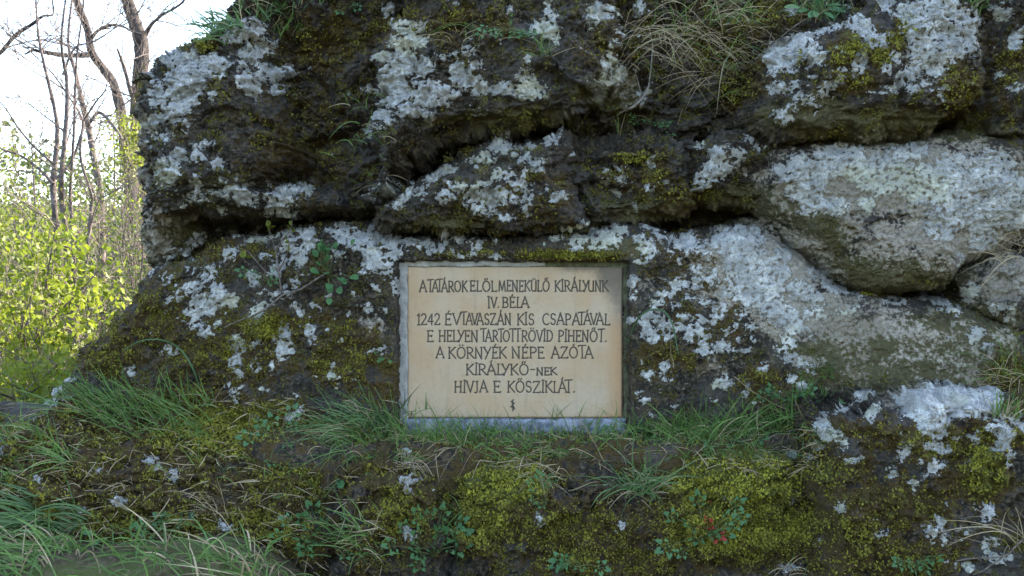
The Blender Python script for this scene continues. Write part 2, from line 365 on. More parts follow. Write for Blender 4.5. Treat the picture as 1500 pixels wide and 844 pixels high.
FILM = [(1300,400,120,30,1.0),(1320,190,150,26,1.0),(1200,340,60,50,.7),(1100,300,120,30,.9),(1000,305,120,26,.9),(750,180,120,20,.6),(1400,560,150,40,.6),(1330,520,170,60,1.0),
        (250,360,60,40,.8),(900,365,60,16,1.0),(900,130,50,40,.7),(1180,170,70,30,.7),(650,330,120,16,.5),(700,240,100,30,.3),(1430,460,90,40,.5)]

def soft(px, py, regs):
    s = np.zeros_like(px)
    for cx, cy, rx, ry, a in regs:
        r2 = ((px - cx) / rx) ** 2 + ((py - cy) / ry) ** 2
        s = np.maximum(s, a * np.exp(-0.9 * r2 ** 1.5))
    return s

def fields(px, py):
    """lichen, moss, bare stone and film at photograph positions"""
    wx = px + 5 * gnoise(px / 16, py / 16, 3) + 2.5 * gnoise(px / 6, py / 6, 5)
    wy = py + 5 * gnoise(px / 16, py / 16, 13) + 2.5 * gnoise(px / 6, py / 6, 15)
    # signed size of the nearest patch, worked out on a coarse bucket grid
    L = np.full(px.shape, -14.0)
    order = np.argsort(px.ravel())
    sx = px.ravel()[order]; swx = wx.ravel()[order]; swy = wy.ravel()[order]; sL = L.ravel()[order].copy()
    for cx, cy, rx, ry, an in LICHEN:
        R = max(rx, ry) * 1.9 + 16
        i0, i1 = np.searchsorted(sx, (cx - R, cx + R))
        if i1 <= i0: continue
        yy = swy[i0:i1]
        k = np.nonzero(np.abs(yy - cy) < R)[0]
        if not len(k): continue
        c, s = math.cos(math.radians(an)), math.sin(math.radians(an))
        dx = swx[i0:i1][k] - cx; dy = yy[k] - cy
        u = (dx * c + dy * s) / rx; v = (-dx * s + dy * c) / ry
        d = (1.14 - np.sqrt(u * u + v * v)) * min(rx, ry) 
        d = np.clip(d * (1 if min(rx, ry) > 5 else 1.3), -14, 9)
        sL[i0 + k] = np.maximum(sL[i0 + k], d)
    L = np.empty(L.size); L[order] = sL; L = L.reshape(px.shape)
    D = soft(px, py, SPECK)
    sp = fbm(px / 9, py / 7, 21, 3) + .55 * gnoise(px / 34, py / 30, 25)
    Ls = (sp - (.90 - .60 * D)) * 28
    # holes in the patches
    L = L - 8 * sstep(.18, .5, gnoise(px / 7, py / 7, 31)) - 3.0 * sstep(.1, .5, gnoise(px / 18, py / 14, 33))
    L = np.maximum(L, np.clip(Ls, -14, 9))
    lich = np.clip(L / 7.5 - .02, -1.4, 1.1)
    n = fbm(px / 40, py / 40, 41, 3)
    M = soft(px, py, MOSS) + .22 * n + .16 * gnoise(px / 13, py / 11, 45)
    B = soft(px, py, BARE) + .15 * n
    lich = lich - .55 * np.clip(B, 0, 1) * sstep(1040, 1180, px) * (py < 560)
    F = soft(px, py, FILM) + .1 * n
    return lich, M, B, F

# ------------------------------------------------------------------ rock blocks
def axis(a, b, lo, hi, step, grow=6):
    """grid lines: fine between lo and hi, coarse outside"""
    out = []
    x = a
    while x < b:
        out.append(x)
        d = 0 if lo <= x <= hi else min(abs(x - lo), abs(x - hi))
        x += step * (1 + min(grow, d * 25))
    out.append(b)
    return np.array(out)

def poly_sd(X, Z, poly):
    d2 = np.full(X.shape, 1e9); ins = np.zeros(X.shape, bool)
    n = len(poly)
    for i in range(n):
        x1, z1 = poly[i]; x2, z2 = poly[(i + 1) % n]
        ex, ez = x2 - x1, z2 - z1
        t = np.clip(((X - x1) * ex + (Z - z1) * ez) / (ex * ex + ez * ez + 1e-12), 0, 1)
        d2 = np.minimum(d2, (X - x1 - t * ex) ** 2 + (Z - z1 - t * ez) ** 2)
        c = ((z1 > Z) != (z2 > Z)) & (X < (x2 - x1) * (Z - z1) / (z2 - z1 + 1e-12) + x1)
        ins ^= c
    d = np.sqrt(d2)
    return np.where(ins, d, -d)

ZB = np.full((430, 760), 99.0)      # nearest rock distance on a 2-pixel grid of the photograph

def block(name, label, px_poly, y0, gx=0, gz=0, Rt=.2, Rb=.1, D=.5, amp=1.0, seed=1, parent=None, hook=None,
          step=.0045, back=None, tagkw=None, tuck=0):
    s = y0 / FPX
    cx = sum(p[0] for p in px_poly) / len(px_poly); cy = sum(p[1] for p in px_poly) / len(px_poly)
    poly = []
    for x, y in px_poly:           # the rim lies farther back than the face
        yv = y0 + gx * (x - cx) * s - gz * (y - cy) * s + .42 * D
        poly.append(((x - 750) * yv / FPX, EYE - (y - 422) * yv / FPX))
    xs = [p[0] for p in poly]; zs = [p[1] for p in poly]
    lx = 1.9 * y0 / 3.7
    ax = axis(min(xs) - .02, max(xs) + .02, -lx - .05, lx + .05, step)
    az = axis(min(zs) - .02, max(zs) + .02, EYE - 1.09 * y0 / 3.7, EYE + 1.09 * y0 / 3.7, step)
    X, Z = np.meshgrid(ax, az)
    wob = .034 * fbm(X * 5, Z * 6, seed, 3, .45)
    d0 = poly_sd(X, Z, poly)
    gz0, gx0 = np.gradient(d0, az, ax)
    g0 = np.hypot(gz0, gx0) + 1e-6; gz0 /= g0; gx0 /= g0
    d = d0 + wob
    gzd, gxd = np.gradient(d, az, ax)
    t = sstep(-.3, .6, gzd)
    R = Rt + (Rb - Rt) * t
    q = 1 - np.clip(d / R, 0, 1)
    q = np.clip(q, 0, 1)
    prof0 = D * (1 - np.sqrt(np.clip(1 - q ** 2.2, 0, 1)))
    steep = sstep(.15, 1.0, q) * .85
    U = X - gx0 * prof0; W = Z - gz0 * prof0      # arc length, so that relief is not stretched round the edges
    prof = D * (1 - np.sqrt(np.clip(1 - q ** 2.2, 0, 1))) + np.maximum(-d, 0) * 6
    xc = sum(xs) / len(xs); zc = sum(zs) / len(zs)
    n = .075 * fbm(U * 1.7, W * 2.2, seed + 5, 3) * amp
    wx = U + .03 * gnoise(U * 6, W * 6, seed + 8); wz = W + .03 * gnoise(U * 6, W * 6, seed + 9)
    n = n - .050 * amp * ridged(wx * 4.0, wz * 6, seed + 11, 5, .55) + .02 * amp
    n = n + .028 * amp * fbm(wx * 20, wz * 28, seed + 14, 5, .62)
    pit = cells(wx * 17, wz * 21, seed)
    n = n + .016 * amp * sstep(.34, .05, pit) * sstep(0, .3, gnoise(U * 3, W * 3, seed + 20))
    fw = U + .05 * gnoise(U * 5, W * 5, seed + 50) + .012 * gnoise(U * 22, W * 22, seed + 51); fh = W + .05 * gnoise(U * 5, W * 5, seed + 52) + .012 * gnoise(U * 22, W * 22, seed + 53)
    n = n + amp * (.026 * facets(fw * 4, fh * 7, seed) + .011 * facets(fw * 11, fh * 17, seed + 1))
    n = n + .006 * (cells(U * 55, W * 60, seed + 3) - .4) + .007 * gnoise(U * 95, W * 95, seed + 6)
    Y = y0 + gx * (X - xc) + gz * (Z - zc) + prof + n * (1 - .6 * steep)
    Xo, Zo = X, Z
    if hook:
        Y = Y - n * .55 * sstep(.45, .95, X) * sstep(.55, .85, Z)
        Y = hook(X, Z, Y)
    pxx = 750 + X * FPX / Y; pyy = 422 - (Z - EYE) * FPX / Y
    li, mo, ba, fi = fields(pxx, pyy)
    Y = Y - .005 * sstep(-.1, .25, li) - sstep(.25, .7, mo) * (.008 + .034 * sstep(.62, .15, cells(U * 11 + .3 * gnoise(U * 20, W * 20, 9), W * 13, 17)) * sstep(-.3, .2, -li))
    jx = .003 * gnoise(X * 60, Z * 60, seed + 31); jz = .003 * gnoise(X * 60, Z * 60, seed + 32)
    ok = d > -.012
    f = ok[:-1, :-1] & ok[1:, :-1] & ok[:-1, 1:] & ok[1:, 1:]
    idx = np.arange(X.size).reshape(X.shape)
    F = np.stack([idx[:-1, :-1][f], idx[:-1, 1:][f], idx[1:, 1:][f], idx[1:, :-1][f]], 1)
    out_ = n * steep * .8
    V = np.stack([X + jx + gx0 * out_, Y, Z + jz + gz0 * out_], -1).reshape(-1, 3)
    used = np.zeros(len(V), bool); used[F.ravel()] = True
    remap = np.cumsum(used) - 1
    V = V[used]; F = remap[F]
    at = [a.ravel()[used] for a in (li, mo, ba, fi)]
    ix = ((pxx.ravel()[used]) / 2).astype(int); iy = ((pyy.ravel()[used]) / 2).astype(int)
    k = (ix >= 0) & (ix < 760) & (iy >= 0) & (iy < 430)
    np.minimum.at(ZB, (iy[k], ix[k]), V[k, 1])
    if back is not None:      # close the far side
        nV = len(V)
        V2 = V.copy(); V2[:, 1] = np.maximum(back - .5 * (V[:, 1] - y0) + .15 * fbm(V[:, 0] * 1.1, V[:, 2] * 1.1, seed + 40, 4), V[:, 1] + .02)
        V = np.concatenate([V, V2]); F = np.concatenate([F, F[:, ::-1] + nV])
        at = [np.concatenate([a, a]) for a in at]
        e = np.concatenate([F[:len(F) // 2][:, [i, (i + 1) % 4]] for i in range(4)])
        key = np.sort(e, 1); u, inv, cnt = np.unique(key, axis=0, return_inverse=True, return_counts=True)
        b = e[cnt[inv.ravel()] == 1]
        F = np.concatenate([F, np.stack([b[:, 1], b[:, 0], b[:, 0] + nV, b[:, 1] + nV], 1)])
    o = mesh_obj(name, V, F, ROCK, parent, True, dict(lichen=at[0], moss=at[1], bare=at[2], film=at[3]))
    if label: o['label'] = label
    if tagkw: tag(o, **tagkw)
    return o

# plaque frame in the world
YP = 3.70
SP = YP / FPX
def wx_(px): return (px - 750) * SP
def wz_(py): return EYE - (py - 422) * SP

def slab_hook(X, Z, Y):
    # the flank falls away to the left, and the right part leans in
    Y = Y + .14 * np.maximum(0, -.55 - X) ** 1.3
    Y = Y - .10 * sstep(.6, 1.5, X)
    # even the stone out round the plaque and sink the cut recess
    px = 750 + X / SP; py = 422 - (Z - EYE) / SP
    dx = np.maximum(np.maximum(584 - px, px - 922), 0); dy = np.maximum(np.maximum(380 - py, py - 640), 0)
    near = sstep(46, 6, np.hypot(dx, dy))
    rel = np.clip(Y - 3.672, -.035, .03) * .45
    Y = Y * (1 - near) + (3.672 + rel) * near
    edge = 2.2 * gnoise(px / 14, py / 14, 77) + 1.2 * gnoise(px / 5, py / 5, 78)
    ins = np.minimum(np.minimum(px - 585, 921 - px), np.minimum(py - 383, 660 - py)) + edge
    return Y + .055 * sstep(-1.5, 1.5, ins)

outcrop = empty("rock_outcrop", (0, 4.2, 0), "tall lichen-spotted limestone outcrop of stacked blocks with the inscribed plaque set in its face", "rock outcrop")
core_poly = [(232,420),(222,330),(214,240),(216,150),(236,110),(290,70),(345,20),(400,-60),(520,-160),(800,-210),(1300,-210),(2100,-200),(2300,100),(2300,1000),(-60,1000),(-20,700),(110,580),(170,480)]
block("bedrock", None, core_poly, 4.12, 0, .12, .30, .30, .9, 1.3, 3, outcrop, step=.018, back=7.0)
block("rock_block", "dark mossy hollow between the two upper blocks", [(395,-180),(640,-200),(650,60),(625,340),(400,335),(380,100)], 3.93, 0, .1, .3, .1, .4, 1.6, 9, outcrop)
block("rock_block", "grassy gully between the upper blocks", [(845,-210),(1420,-210),(1460,60),(1190,190),(1110,200),(1000,205),(930,185),(880,205),(825,205),(815,100)], 3.86, -.05, .30, .3, .12, .3, 1.5, 13, outcrop)
block("rock_block", "upper left block, rounded, with grey lichen and the silhouette edge", [(232,345),(216,290),(207,240),(206,160),(211,112),(234,86),(260,66),(294,42),(328,10),(358,-36),(430,-130),(520,-160),(470,-60),(452,40),(462,150),(475,230),(440,300),(330,330),(260,345)], 3.74, 0, .28, .30, .16, .8, 1.2, 21, outcrop)
block("rock_block", "brown foot pillar under the upper left block", [(206,290),(214,340),(222,405),(300,400),(340,340),(330,290)], 3.86, 0, 0, .15, .15, .5, 1.0, 25, outcrop)
block("rock_block", "low crest with white lichen crusts below the upper left block", [(209,305),(214,268),(245,230),(285,208),(330,210),(380,234),(420,262),(470,270),(520,280),(553,300),(545,322),(480,319),(420,320),(350,322),(300,320),(240,328)], 3.66, .02, .22, .16, .10, .5, 1.0, 29, outcrop)
block("rock_block", "upper middle block with large white lichen patches", [(546,288),(545,200),(556,120),(548,60),(575,-10),(600,-120),(700,-215),(900,-215),(930,-80),(905,20),(908,80),(875,150),(830,176),(740,192),(650,204),(600,235),(565,280)], 3.62, 0, .32, .26, .12, .32, 1.1, 33, outcrop)
block("rock_block", "middle ledge block crusted with white lichen", [(548,302),(600,258),(650,224),(705,204),(765,206),(815,197),(834,206),(838,260),(855,330),(760,345),(650,342),(580,332),(552,320)], 3.59, 0, .16, .13, .10, .26, 1.0, 37, outcrop)
block("rock_block", "dark crumbling block between the middle ledge and the right slab", [(812,200),(880,192),(950,178),(1015,190),(1030,260),(1010,312),(940,330),(835,340)], 3.74, .05, .22, .18, .12, .25, 1.5, 41, outcrop)
block("rock_block", "small lichened block left of the big pale slab", [(1003,205),(1060,190),(1130,188),(1190,208),(1200,280),(1160,325),(1110,300),(1060,296),(1012,290)], 3.64, 0, .12, .12, .10, .24, 1.0, 45, outcrop)
block("rock_block", "mossy block at the right edge", [(1410,-200),(1800,-200),(1850,60),(1800,232),(1400,226)], 3.58, -.05, .25, .2, .12, .4, 1.4, 49, outcrop)
block("rock_block", "upper right block, pale with yellow-green moss cushions", [(1114,85),(1150,56),(1200,36),(1260,20),(1300,-30),(1380,-110),(1470,-110),(1452,0),(1454,60),(1440,130),(1420,168),(1380,190),(1300,200),(1220,202),(1150,197),(1117,172)], 3.48, 0, .34, .22, .16, .32, .85, 53, outcrop)
block("rock_block", "big pale slab overhanging at the right", [(1122,240),(1140,208),(1180,196),(1300,198),(1420,184),(1800,170),(1850,300),(1800,400),(1500,365),(1425,385),(1400,422),(1290,430),(1240,412),(1180,365),(1140,318),(1118,275)], 3.50, 0, .20, .14, .24, .26, .36, 57, outcrop)
block("rock_block", "small brown block in the notch at the right edge", [(1408,392),(1490,350),(1800,335),(1800,530),(1500,505),(1415,455)], 3.53, 0, .2, .1, .1, .22, .9, 61, outcrop)
block("rock_slab", "broad sloping lower slab holding the plaque, moss and lichen on the left, bare and pale on the right",
      [(-60,720),(20,610),(40,575),(80,540),(128,478),(183,418),(228,384),(330,340),(430,324),(520,322),(590,343),(720,345),(830,327),(940,323),(1000,332),(1050,322),(1092,316),(1132,327),(1190,387),(1235,417),(1290,432),(1400,440),(1500,462),(1900,490),(1900,760),(-60,760)],
      3.64, 0, .10, .13, .10, .32, .55, 65, outcrop, hook=slab_hook)
T = dict
block("mossy_boulder", None, [(1186,700),(1190,640),(1203,606),(1240,590),(1268,574),(1300,590),(1313,569),(1380,563),(1450,568),(1510,588),(1800,600),(1850,800),(1800,1100),(1180,1100)],
      3.10, 0, .20, .10, .1, .40, .8, 71, tagkw=T(label="big boulder at the lower right with a pale flat top and lichen-dotted brown moss", cat="boulder"))
block("mossy_boulder", None, [(655,720),(668,688),(720,668),(790,655),(860,668),(960,690),(1005,668),(1060,645),(1130,640),(1200,665),(1240,710),(1260,1100),(640,1100)],
      3.31, -.02, .28, .18, .1, .35, 1.0, 75, tagkw=T(label="wide boulder under the plaque covered in bright yellow-green moss", cat="boulder"))
block("mossy_boulder", None, [(480,720),(500,672),(555,652),(618,652),(655,690),(672,760),(668,1100),(470,1100)],
      3.26, .04, .22, .16, .1, .4, 1.1, 79, tagkw=T(label="narrow boulder below the plaque's left corner with three small white lichen spots", cat="boulder"))
block("mossy_boulder", None, [(-400,760),(-100,668),(0,622),(60,590),(120,588),(200,622),(262,600),(330,612),(420,640),(480,664),(510,740),(510,1100),(-400,1100)],
      3.34, .02, .45, .22, .12, .4, 1.2, 83, tagkw=T(label="low brown mossy bank of rock at the lower left, grass growing over it", cat="boulder"))

# soil on the ledge in front of the plaque and along the foot of the slab
def soil():
    xs = np.arange(-2.0, 2.4, .012); ys = np.arange(3.34, 3.80, .012)
    X, Y = np.meshgrid(xs, ys)
    base = .985 + .05 * fbm(X * 2, Y * 2, 90, 3) + .02 * fbm(X * 14, Y * 14, 92, 3) + .05 * sstep(.5, 1.1, X) + .0 * X
    base = base - .9 * sstep(3.50, 3.36, Y) - .03 + .10 * sstep(3.5, 3.75, Y) * sstep(-.4, -.9, X) 
    idx = np.arange(X.size).reshape(X.shape)
    F = np.stack([idx[:-1, :-1].ravel(), idx[:-1, 1:].ravel(), idx[1:, 1:].ravel(), idx[1:, :-1].ravel()], 1)
    V = np.stack([X, Y, base], -1).reshape(-1, 3)
    px = 750 + V[:, 0] * FPX / V[:, 1]; py = 422 - (V[:, 2] - EYE) * FPX / V[:, 1]
    li, mo, ba, fi = fields(px, py)
    ix = (px / 2).astype(int); iy = (py / 2).astype(int)
    k = (ix >= 0) & (ix < 760) & (iy >= 0) & (iy < 430)
    np.minimum.at(ZB, (iy[k], ix[k]), V[k, 1])
    o = mesh_obj("soil_ledge", V, F, ROCK, None, True, dict(lichen=li * 0 - 1.4, moss=mo * .6, bare=ba * 0 - .5, film=fi * .3))
    tag(o, kind="structure")
soil()
# ------------------------------------------------------------------ the plaque
def strokes():
    """each glyph: advance width and pen strokes in a box 1 high"""
    def arc(cx, cy, rx, ry, a0, a1, n=12):
        return [(cx + rx * math.cos(math.radians(a0 + (a1 - a0) * i / n)), cy + ry * math.sin(math.radians(a0 + (a1 - a0) * i / n))) for i in range(n + 1)]
    G = {}
    G['A'] = (.62, [[(.0, 0), (.30, 1.05)], [(.28, 1.08), (.62, 0)], [(.12, .36), (.48, .36)], [(-.03, 0), (.07, 0)], [(.55, 0), (.67, 0)]])
    G['T'] = (.46, [[(-.06, 1.13), (.52, 1.16)], [(.23, 1.13), (.23, 0)], [(-.06, 1.13), (-.06, 1.07)], [(.17, 0), (.30, 0)]])
    G['R'] = (.50, [[(.06, 0), (.06, 1)], [(0, 1), (.2, 1)] + arc(.2, .74, .26, .26, 90, -90, 8) + [(.08, .48)], [(.2, .48), (.55, 0)], [(0, 0), (.12, 0)]])
    G['O'] = (.66, [arc(.33, .5, .31, .5, 0, 360, 18)])
    G['K'] = (.52, [[(.06, 0), (.06, 1)], [(.50, 1), (.07, .5)], [(.14, .56), (.56, 0)], [(0, 1), (.12, 1)], [(0, 0), (.12, 0)], [(.44, 1), (.54, 1)]])
    G['E'] = (.42, [[(.06, 0), (.06, 1)], [(0, 1), (.40, 1)], [(.06, .52), (.32, .52)], [(.30, .45), (.32, .6)], [(0, 0), (.42, 0)], [(.40, 1), (.40, .92)], [(.42, 0), (.42, .08)]])
    G['L'] = (.40, [[(.06, 0), (.06, 1)], [(0, 0), (.42, 0)], [(0, 1), (.12, 1)], [(.42, 0), (.43, .09)]])
    G['M'] = (.70, [[(.04, 0), (.12, 1)], [(.12, 1), (.36, .1)], [(.36, .1), (.60, 1)], [(.60, 1), (.68, 0)]])
    G['N'] = (.58, [[(.06, 0), (.06, 1)], [(.04, 1), (.50, -.06)], [(.50, -.06), (.50, 1)], [(0, 0), (.11, 0)], [(.44, 1), (.56, 1)]])
    G['U'] = (.54, [[(.06, 1), (.06, .3)] + arc(.28, .28, .22, .28, 180, 360, 8) + [(.50, 1)], [(.50, 1), (.50, 0)], [(0, 1), (.12, 1)]])
    G['I'] = (.16, [[(.08, 0), (.08, 1.12)], [(.0, 1.12), (.16, 1.12)], [(.0, 0), (.16, 0)]])
    G['Y'] = (.50, [[(.0, 1), (.25, .48)], [(.52, 1), (.10, -.06)], [(-.04, 1), (.07, 1)]])
    G['V'] = (.54, [[(.0, 1), (.29, 0)], [(.29, 0), (.54, 1)], [(-.05, 1), (.06, 1)], [(.49, 1), (.6, 1)]])
    G['B'] = (.50, [[(.06, 0), (.06, 1)], [(0, 1), (.2, 1)] + arc(.2, .76, .22, .24, 90, -90, 8) + [(.08, .52)], [(.2, .52)] + arc(.22, .26, .25, .26, 90, -90, 8) + [(0, 0)]])
    G['S'] = (.44, [arc(.22, .75, .18, .25, 25, 250, 10) + [(.26, .5)] + arc(.22, .25, .19, .25, 60, -160, 10)])
    G['Z'] = (.54, [[(.03, .9), (.04, 1), (.52, 1)], [(.52, 1), (.0, 0)], [(.0, 0), (.54, 0)], [(.54, 0), (.55, .09)]])
    G['C'] = (.54, [arc(.33, .5, .31, .5, 50, 310, 16)])
    G['P'] = (.46, [[(.06, 0), (.06, 1)], [(0, 1), (.2, 1)] + arc(.2, .74, .25, .26, 90, -90, 8) + [(.08, .48)], [(0, 0), (.13, 0)]])
    G['H'] = (.58, [[(.06, 0), (.06, 1)], [(.50, 0), (.50, 1)], [(.06, .5), (.50, .5)], [(0, 1), (.12, 1)], [(0, 0), (.12, 0)], [(.44, 1), (.56, 1)], [(.44, 0), (.56, 0)]])
    G['D'] = (.56, [[(.06, 0), (.06, 1)], [(0, 1), (.18, 1)] + arc(.18, .5, .36, .5, 90, -90, 12) + [(0, 0)]])
    G['J'] = (.34, [[(.26, 1), (.26, .18)] + arc(.12, .16, .14, .18, 0, -130, 6), [(.16, 1), (.32, 1)]])
    G['1'] = (.24, [[(.0, .82), (.14, 1), (.14, 0)], [(.05, 0), (.24, 0)]])
    G['2'] = (.46, [arc(.22, .72, .20, .28, 165, -30, 9) + [(.0, 0), (.46, 0)], [(.46, 0), (.47, .09)]])
    G['4'] = (.46, [[(.34, 0), (.34, 1), (.0, .3), (.46, .3)]])
    G['.'] = (.12, [[(.03, .0), (.09, .05)]])
    G['-'] = (.40, [[(.03, .5), (.37, .5)]])
    for b, w, mk in (('Á', 'A', [(.26, 1.16), (.34, 1.34)]), ('É', 'E', [(.18, 1.12), (.26, 1.27)]), ('Ó', 'O', [(.30, 1.12), (.38, 1.26)]), ('Í', 'I', [(.05, 1.2), (.12, 1.32)])):
        G[b] = (G[w][0], G[w][1] + [mk])
    G['Ö'] = (G['O'][0], G['O'][1] + [[(.18, 1.16), (.22, 1.20)], [(.42, 1.16), (.46, 1.20)]])
    G['Ü'] = (G['U'][0], G['U'][1] + [[(.17, 1.14), (.21, 1.18)], [(.36, 1.14), (.40, 1.18)]])
    G['Ő'] = (G['O'][0], G['O'][1] + [[(.20, 1.12), (.26, 1.26)], [(.38, 1.12), (.44, 1.26)]])
    return G
GL = strokes()
WORDS = [  # word, left and right edge, top and baseline in photograph pixels, line
    ("A", 614.5, 624.5, 412, 427.5, 0), ("TATÁROK", 627, 684, 412, 427.5, 0), ("ELŐL", 689, 727, 412, 427, 0), ("MENEKÜLŐ", 730.5, 804.5, 411.5, 427, 0), ("KIRÁLYUNK", 813, 890.5, 411.5, 427, 0),
    ("IV.", 715, 731, 436, 451, 1), ("BÉLA", 736, 774.5, 436, 451, 1),
    ("1242", 611, 644, 460, 476, 2), ("ÉV", 652, 674, 460, 476, 2), ("TAVASZÁN", 676, 748.5, 460, 476, 2), ("KIS", 758, 782, 460, 476, 2), ("CSAPATÁVAL", 795, 893, 460, 476, 2),
    ("E", 626, 634.5, 484.5, 500.5, 3), ("HELYEN", 643, 700, 484.5, 500.5, 3), ("TARTOTT", 705, 762, 484.5, 500.5, 3), ("RÖVID", 764.5, 809.5, 484.5, 500.5, 3), ("PIHENŐT.", 818, 888.5, 484.5, 500.5, 3),
    ("A", 639, 650, 509.5, 525, 4), ("KÖRNYÉK", 657, 741, 509, 525, 4), ("NÉPE", 750, 797, 509, 525, 4), ("AZÓTA", 808, 868.5, 509, 525, 4),
    ("KIRÁLYKŐ", 683, 774, 534, 549.5, 5), ("-", 776.5, 783.5, 534, 549.5, 5), ("NEK", 786, 815, 539, 549.5, 5),
    ("HIVJA", 666, 714, 559, 575, 6), ("E", 723.5, 733, 559, 575, 6), ("KŐSZIKLÁT.", 743.5, 842, 559, 575, 6)]
MARK = [[(752, 586), (749, 589), (753, 591), (750, 594), (753, 597)], [(751, 589), (751.5, 602)], [(748, 596), (754, 599)]]

def word_lines():
    segs = []      # line number, list of (x, z) metres
    rnd = random.Random(5); lid = [0]
    for w, x0, x1, yt, yb, ln in WORDS:
        adv = [GL[c][0] for c in w]
        gaps = []
        for a, b in zip(w, w[1:]):
            g = .13
            if a in 'TVYL' and b in 'AÁTYUVO': g = -.02
            if a in 'AÁ' and b in 'TV': g = -.06
            if b in 'J': g = .06
            if b in 'T' and a in 'LTO': g = .10
            gaps.append(g)
        tot = sum(adv) + sum(gaps)
        h = yb - yt
        kx = (x1 - x0) / (tot * h) if tot > .2 else 1
        x = x0
        for i, ch in enumerate(w):
            dy = rnd.uniform(-.35, .35); sk = rnd.uniform(-.03, .03)
            lid[0] += 1
            for st in GL[ch][1]:
                pts = [(wx_(x + (u + sk * v) * h * kx), wz_(yb + dy - v * h)) for u, v in st]
                segs.append((lid[0], pts))
            x += (adv[i] + (gaps[i] if i < len(gaps) else 0)) * h * kx
    for st in MARK: segs.append((999, [(wx_(x), wz_(y)) for x, y in st]))
    return segs

def bronze_or_stone():
    m, nt, bs, out = new_mat("sandstone_plaque")
    N = NT(nt); co = N.coord()
    n1 = N.noise(co, 7, 5, .6); n2 = N.noise(co, 60, 4); n3 = N.noise(co, 420, 2, .7)
    c = N.mix(N.ramp(n1, .35, .68), (.38, .265, .155), (.40, .31, .21))
    c = N.mix(N.math('MULTIPLY', N.ramp(n2, .5, .75), .30), c, (.25, .205, .15))
    c = N.mix(N.ramp(n3, .66, .74), c, (.22, .17, .12))
    mp = nt.nodes.new("ShaderNodeMapping"); mp.inputs["Scale"].default_value = (38, 38, 3.5); nt.links.new(co, mp.inputs[0])
    dr = N.noise(mp.outputs[0], 1.0, 4, .6)
    c = N.mix(N.math('MULTIPLY', N.ramp(dr, .54, .74), .28), c, (.20, .155, .11))
    c = N.mix(N.ramp(N.noise(co, 150, 3), .66, .72), c, (.12, .10, .075))
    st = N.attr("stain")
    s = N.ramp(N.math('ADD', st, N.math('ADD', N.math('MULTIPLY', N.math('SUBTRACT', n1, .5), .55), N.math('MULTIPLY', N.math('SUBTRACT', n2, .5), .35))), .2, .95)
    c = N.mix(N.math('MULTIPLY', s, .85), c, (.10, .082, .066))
    c = N.mix(N.math('MULTIPLY', N.attr("rust"), .55), c, (.42, .235, .11))
    g = N.attr("groove")
    c = N.mix(N.math('MULTIPLY', g, .72), c, (.075, .062, .048))  # carved strokes darkened, their shade put into the stone colour
    N.put(bs.inputs["Base Color"], c); bs.inputs["Roughness"].default_value = .7
    N.put(bs.inputs["Normal"], N.bump(n3, .25, .002, N.bump(n2, .3, .004)))
    return m

def plain(name, c1, c2, scale=40, rough=.85, bump=.4, bd=.004, spots=None):
    m, nt, bs, out = new_mat(name)
    N = NT(nt); co = N.coord()
    n = N.noise(co, scale, 5, .62); n2 = N.noise(co, scale * 7, 3, .7)
    c = N.mix(N.ramp(n, .32, .68), c1, c2)
    if spots: c = N.mix(N.ramp(n2, .62, .70), c, spots)
    N.put(bs.inputs["Base Color"], c); bs.inputs["Roughness"].default_value = rough
    N.put(bs.inputs["Normal"], N.bump(n2, bump, bd, N.bump(n, bump, bd * 2)))
    return m

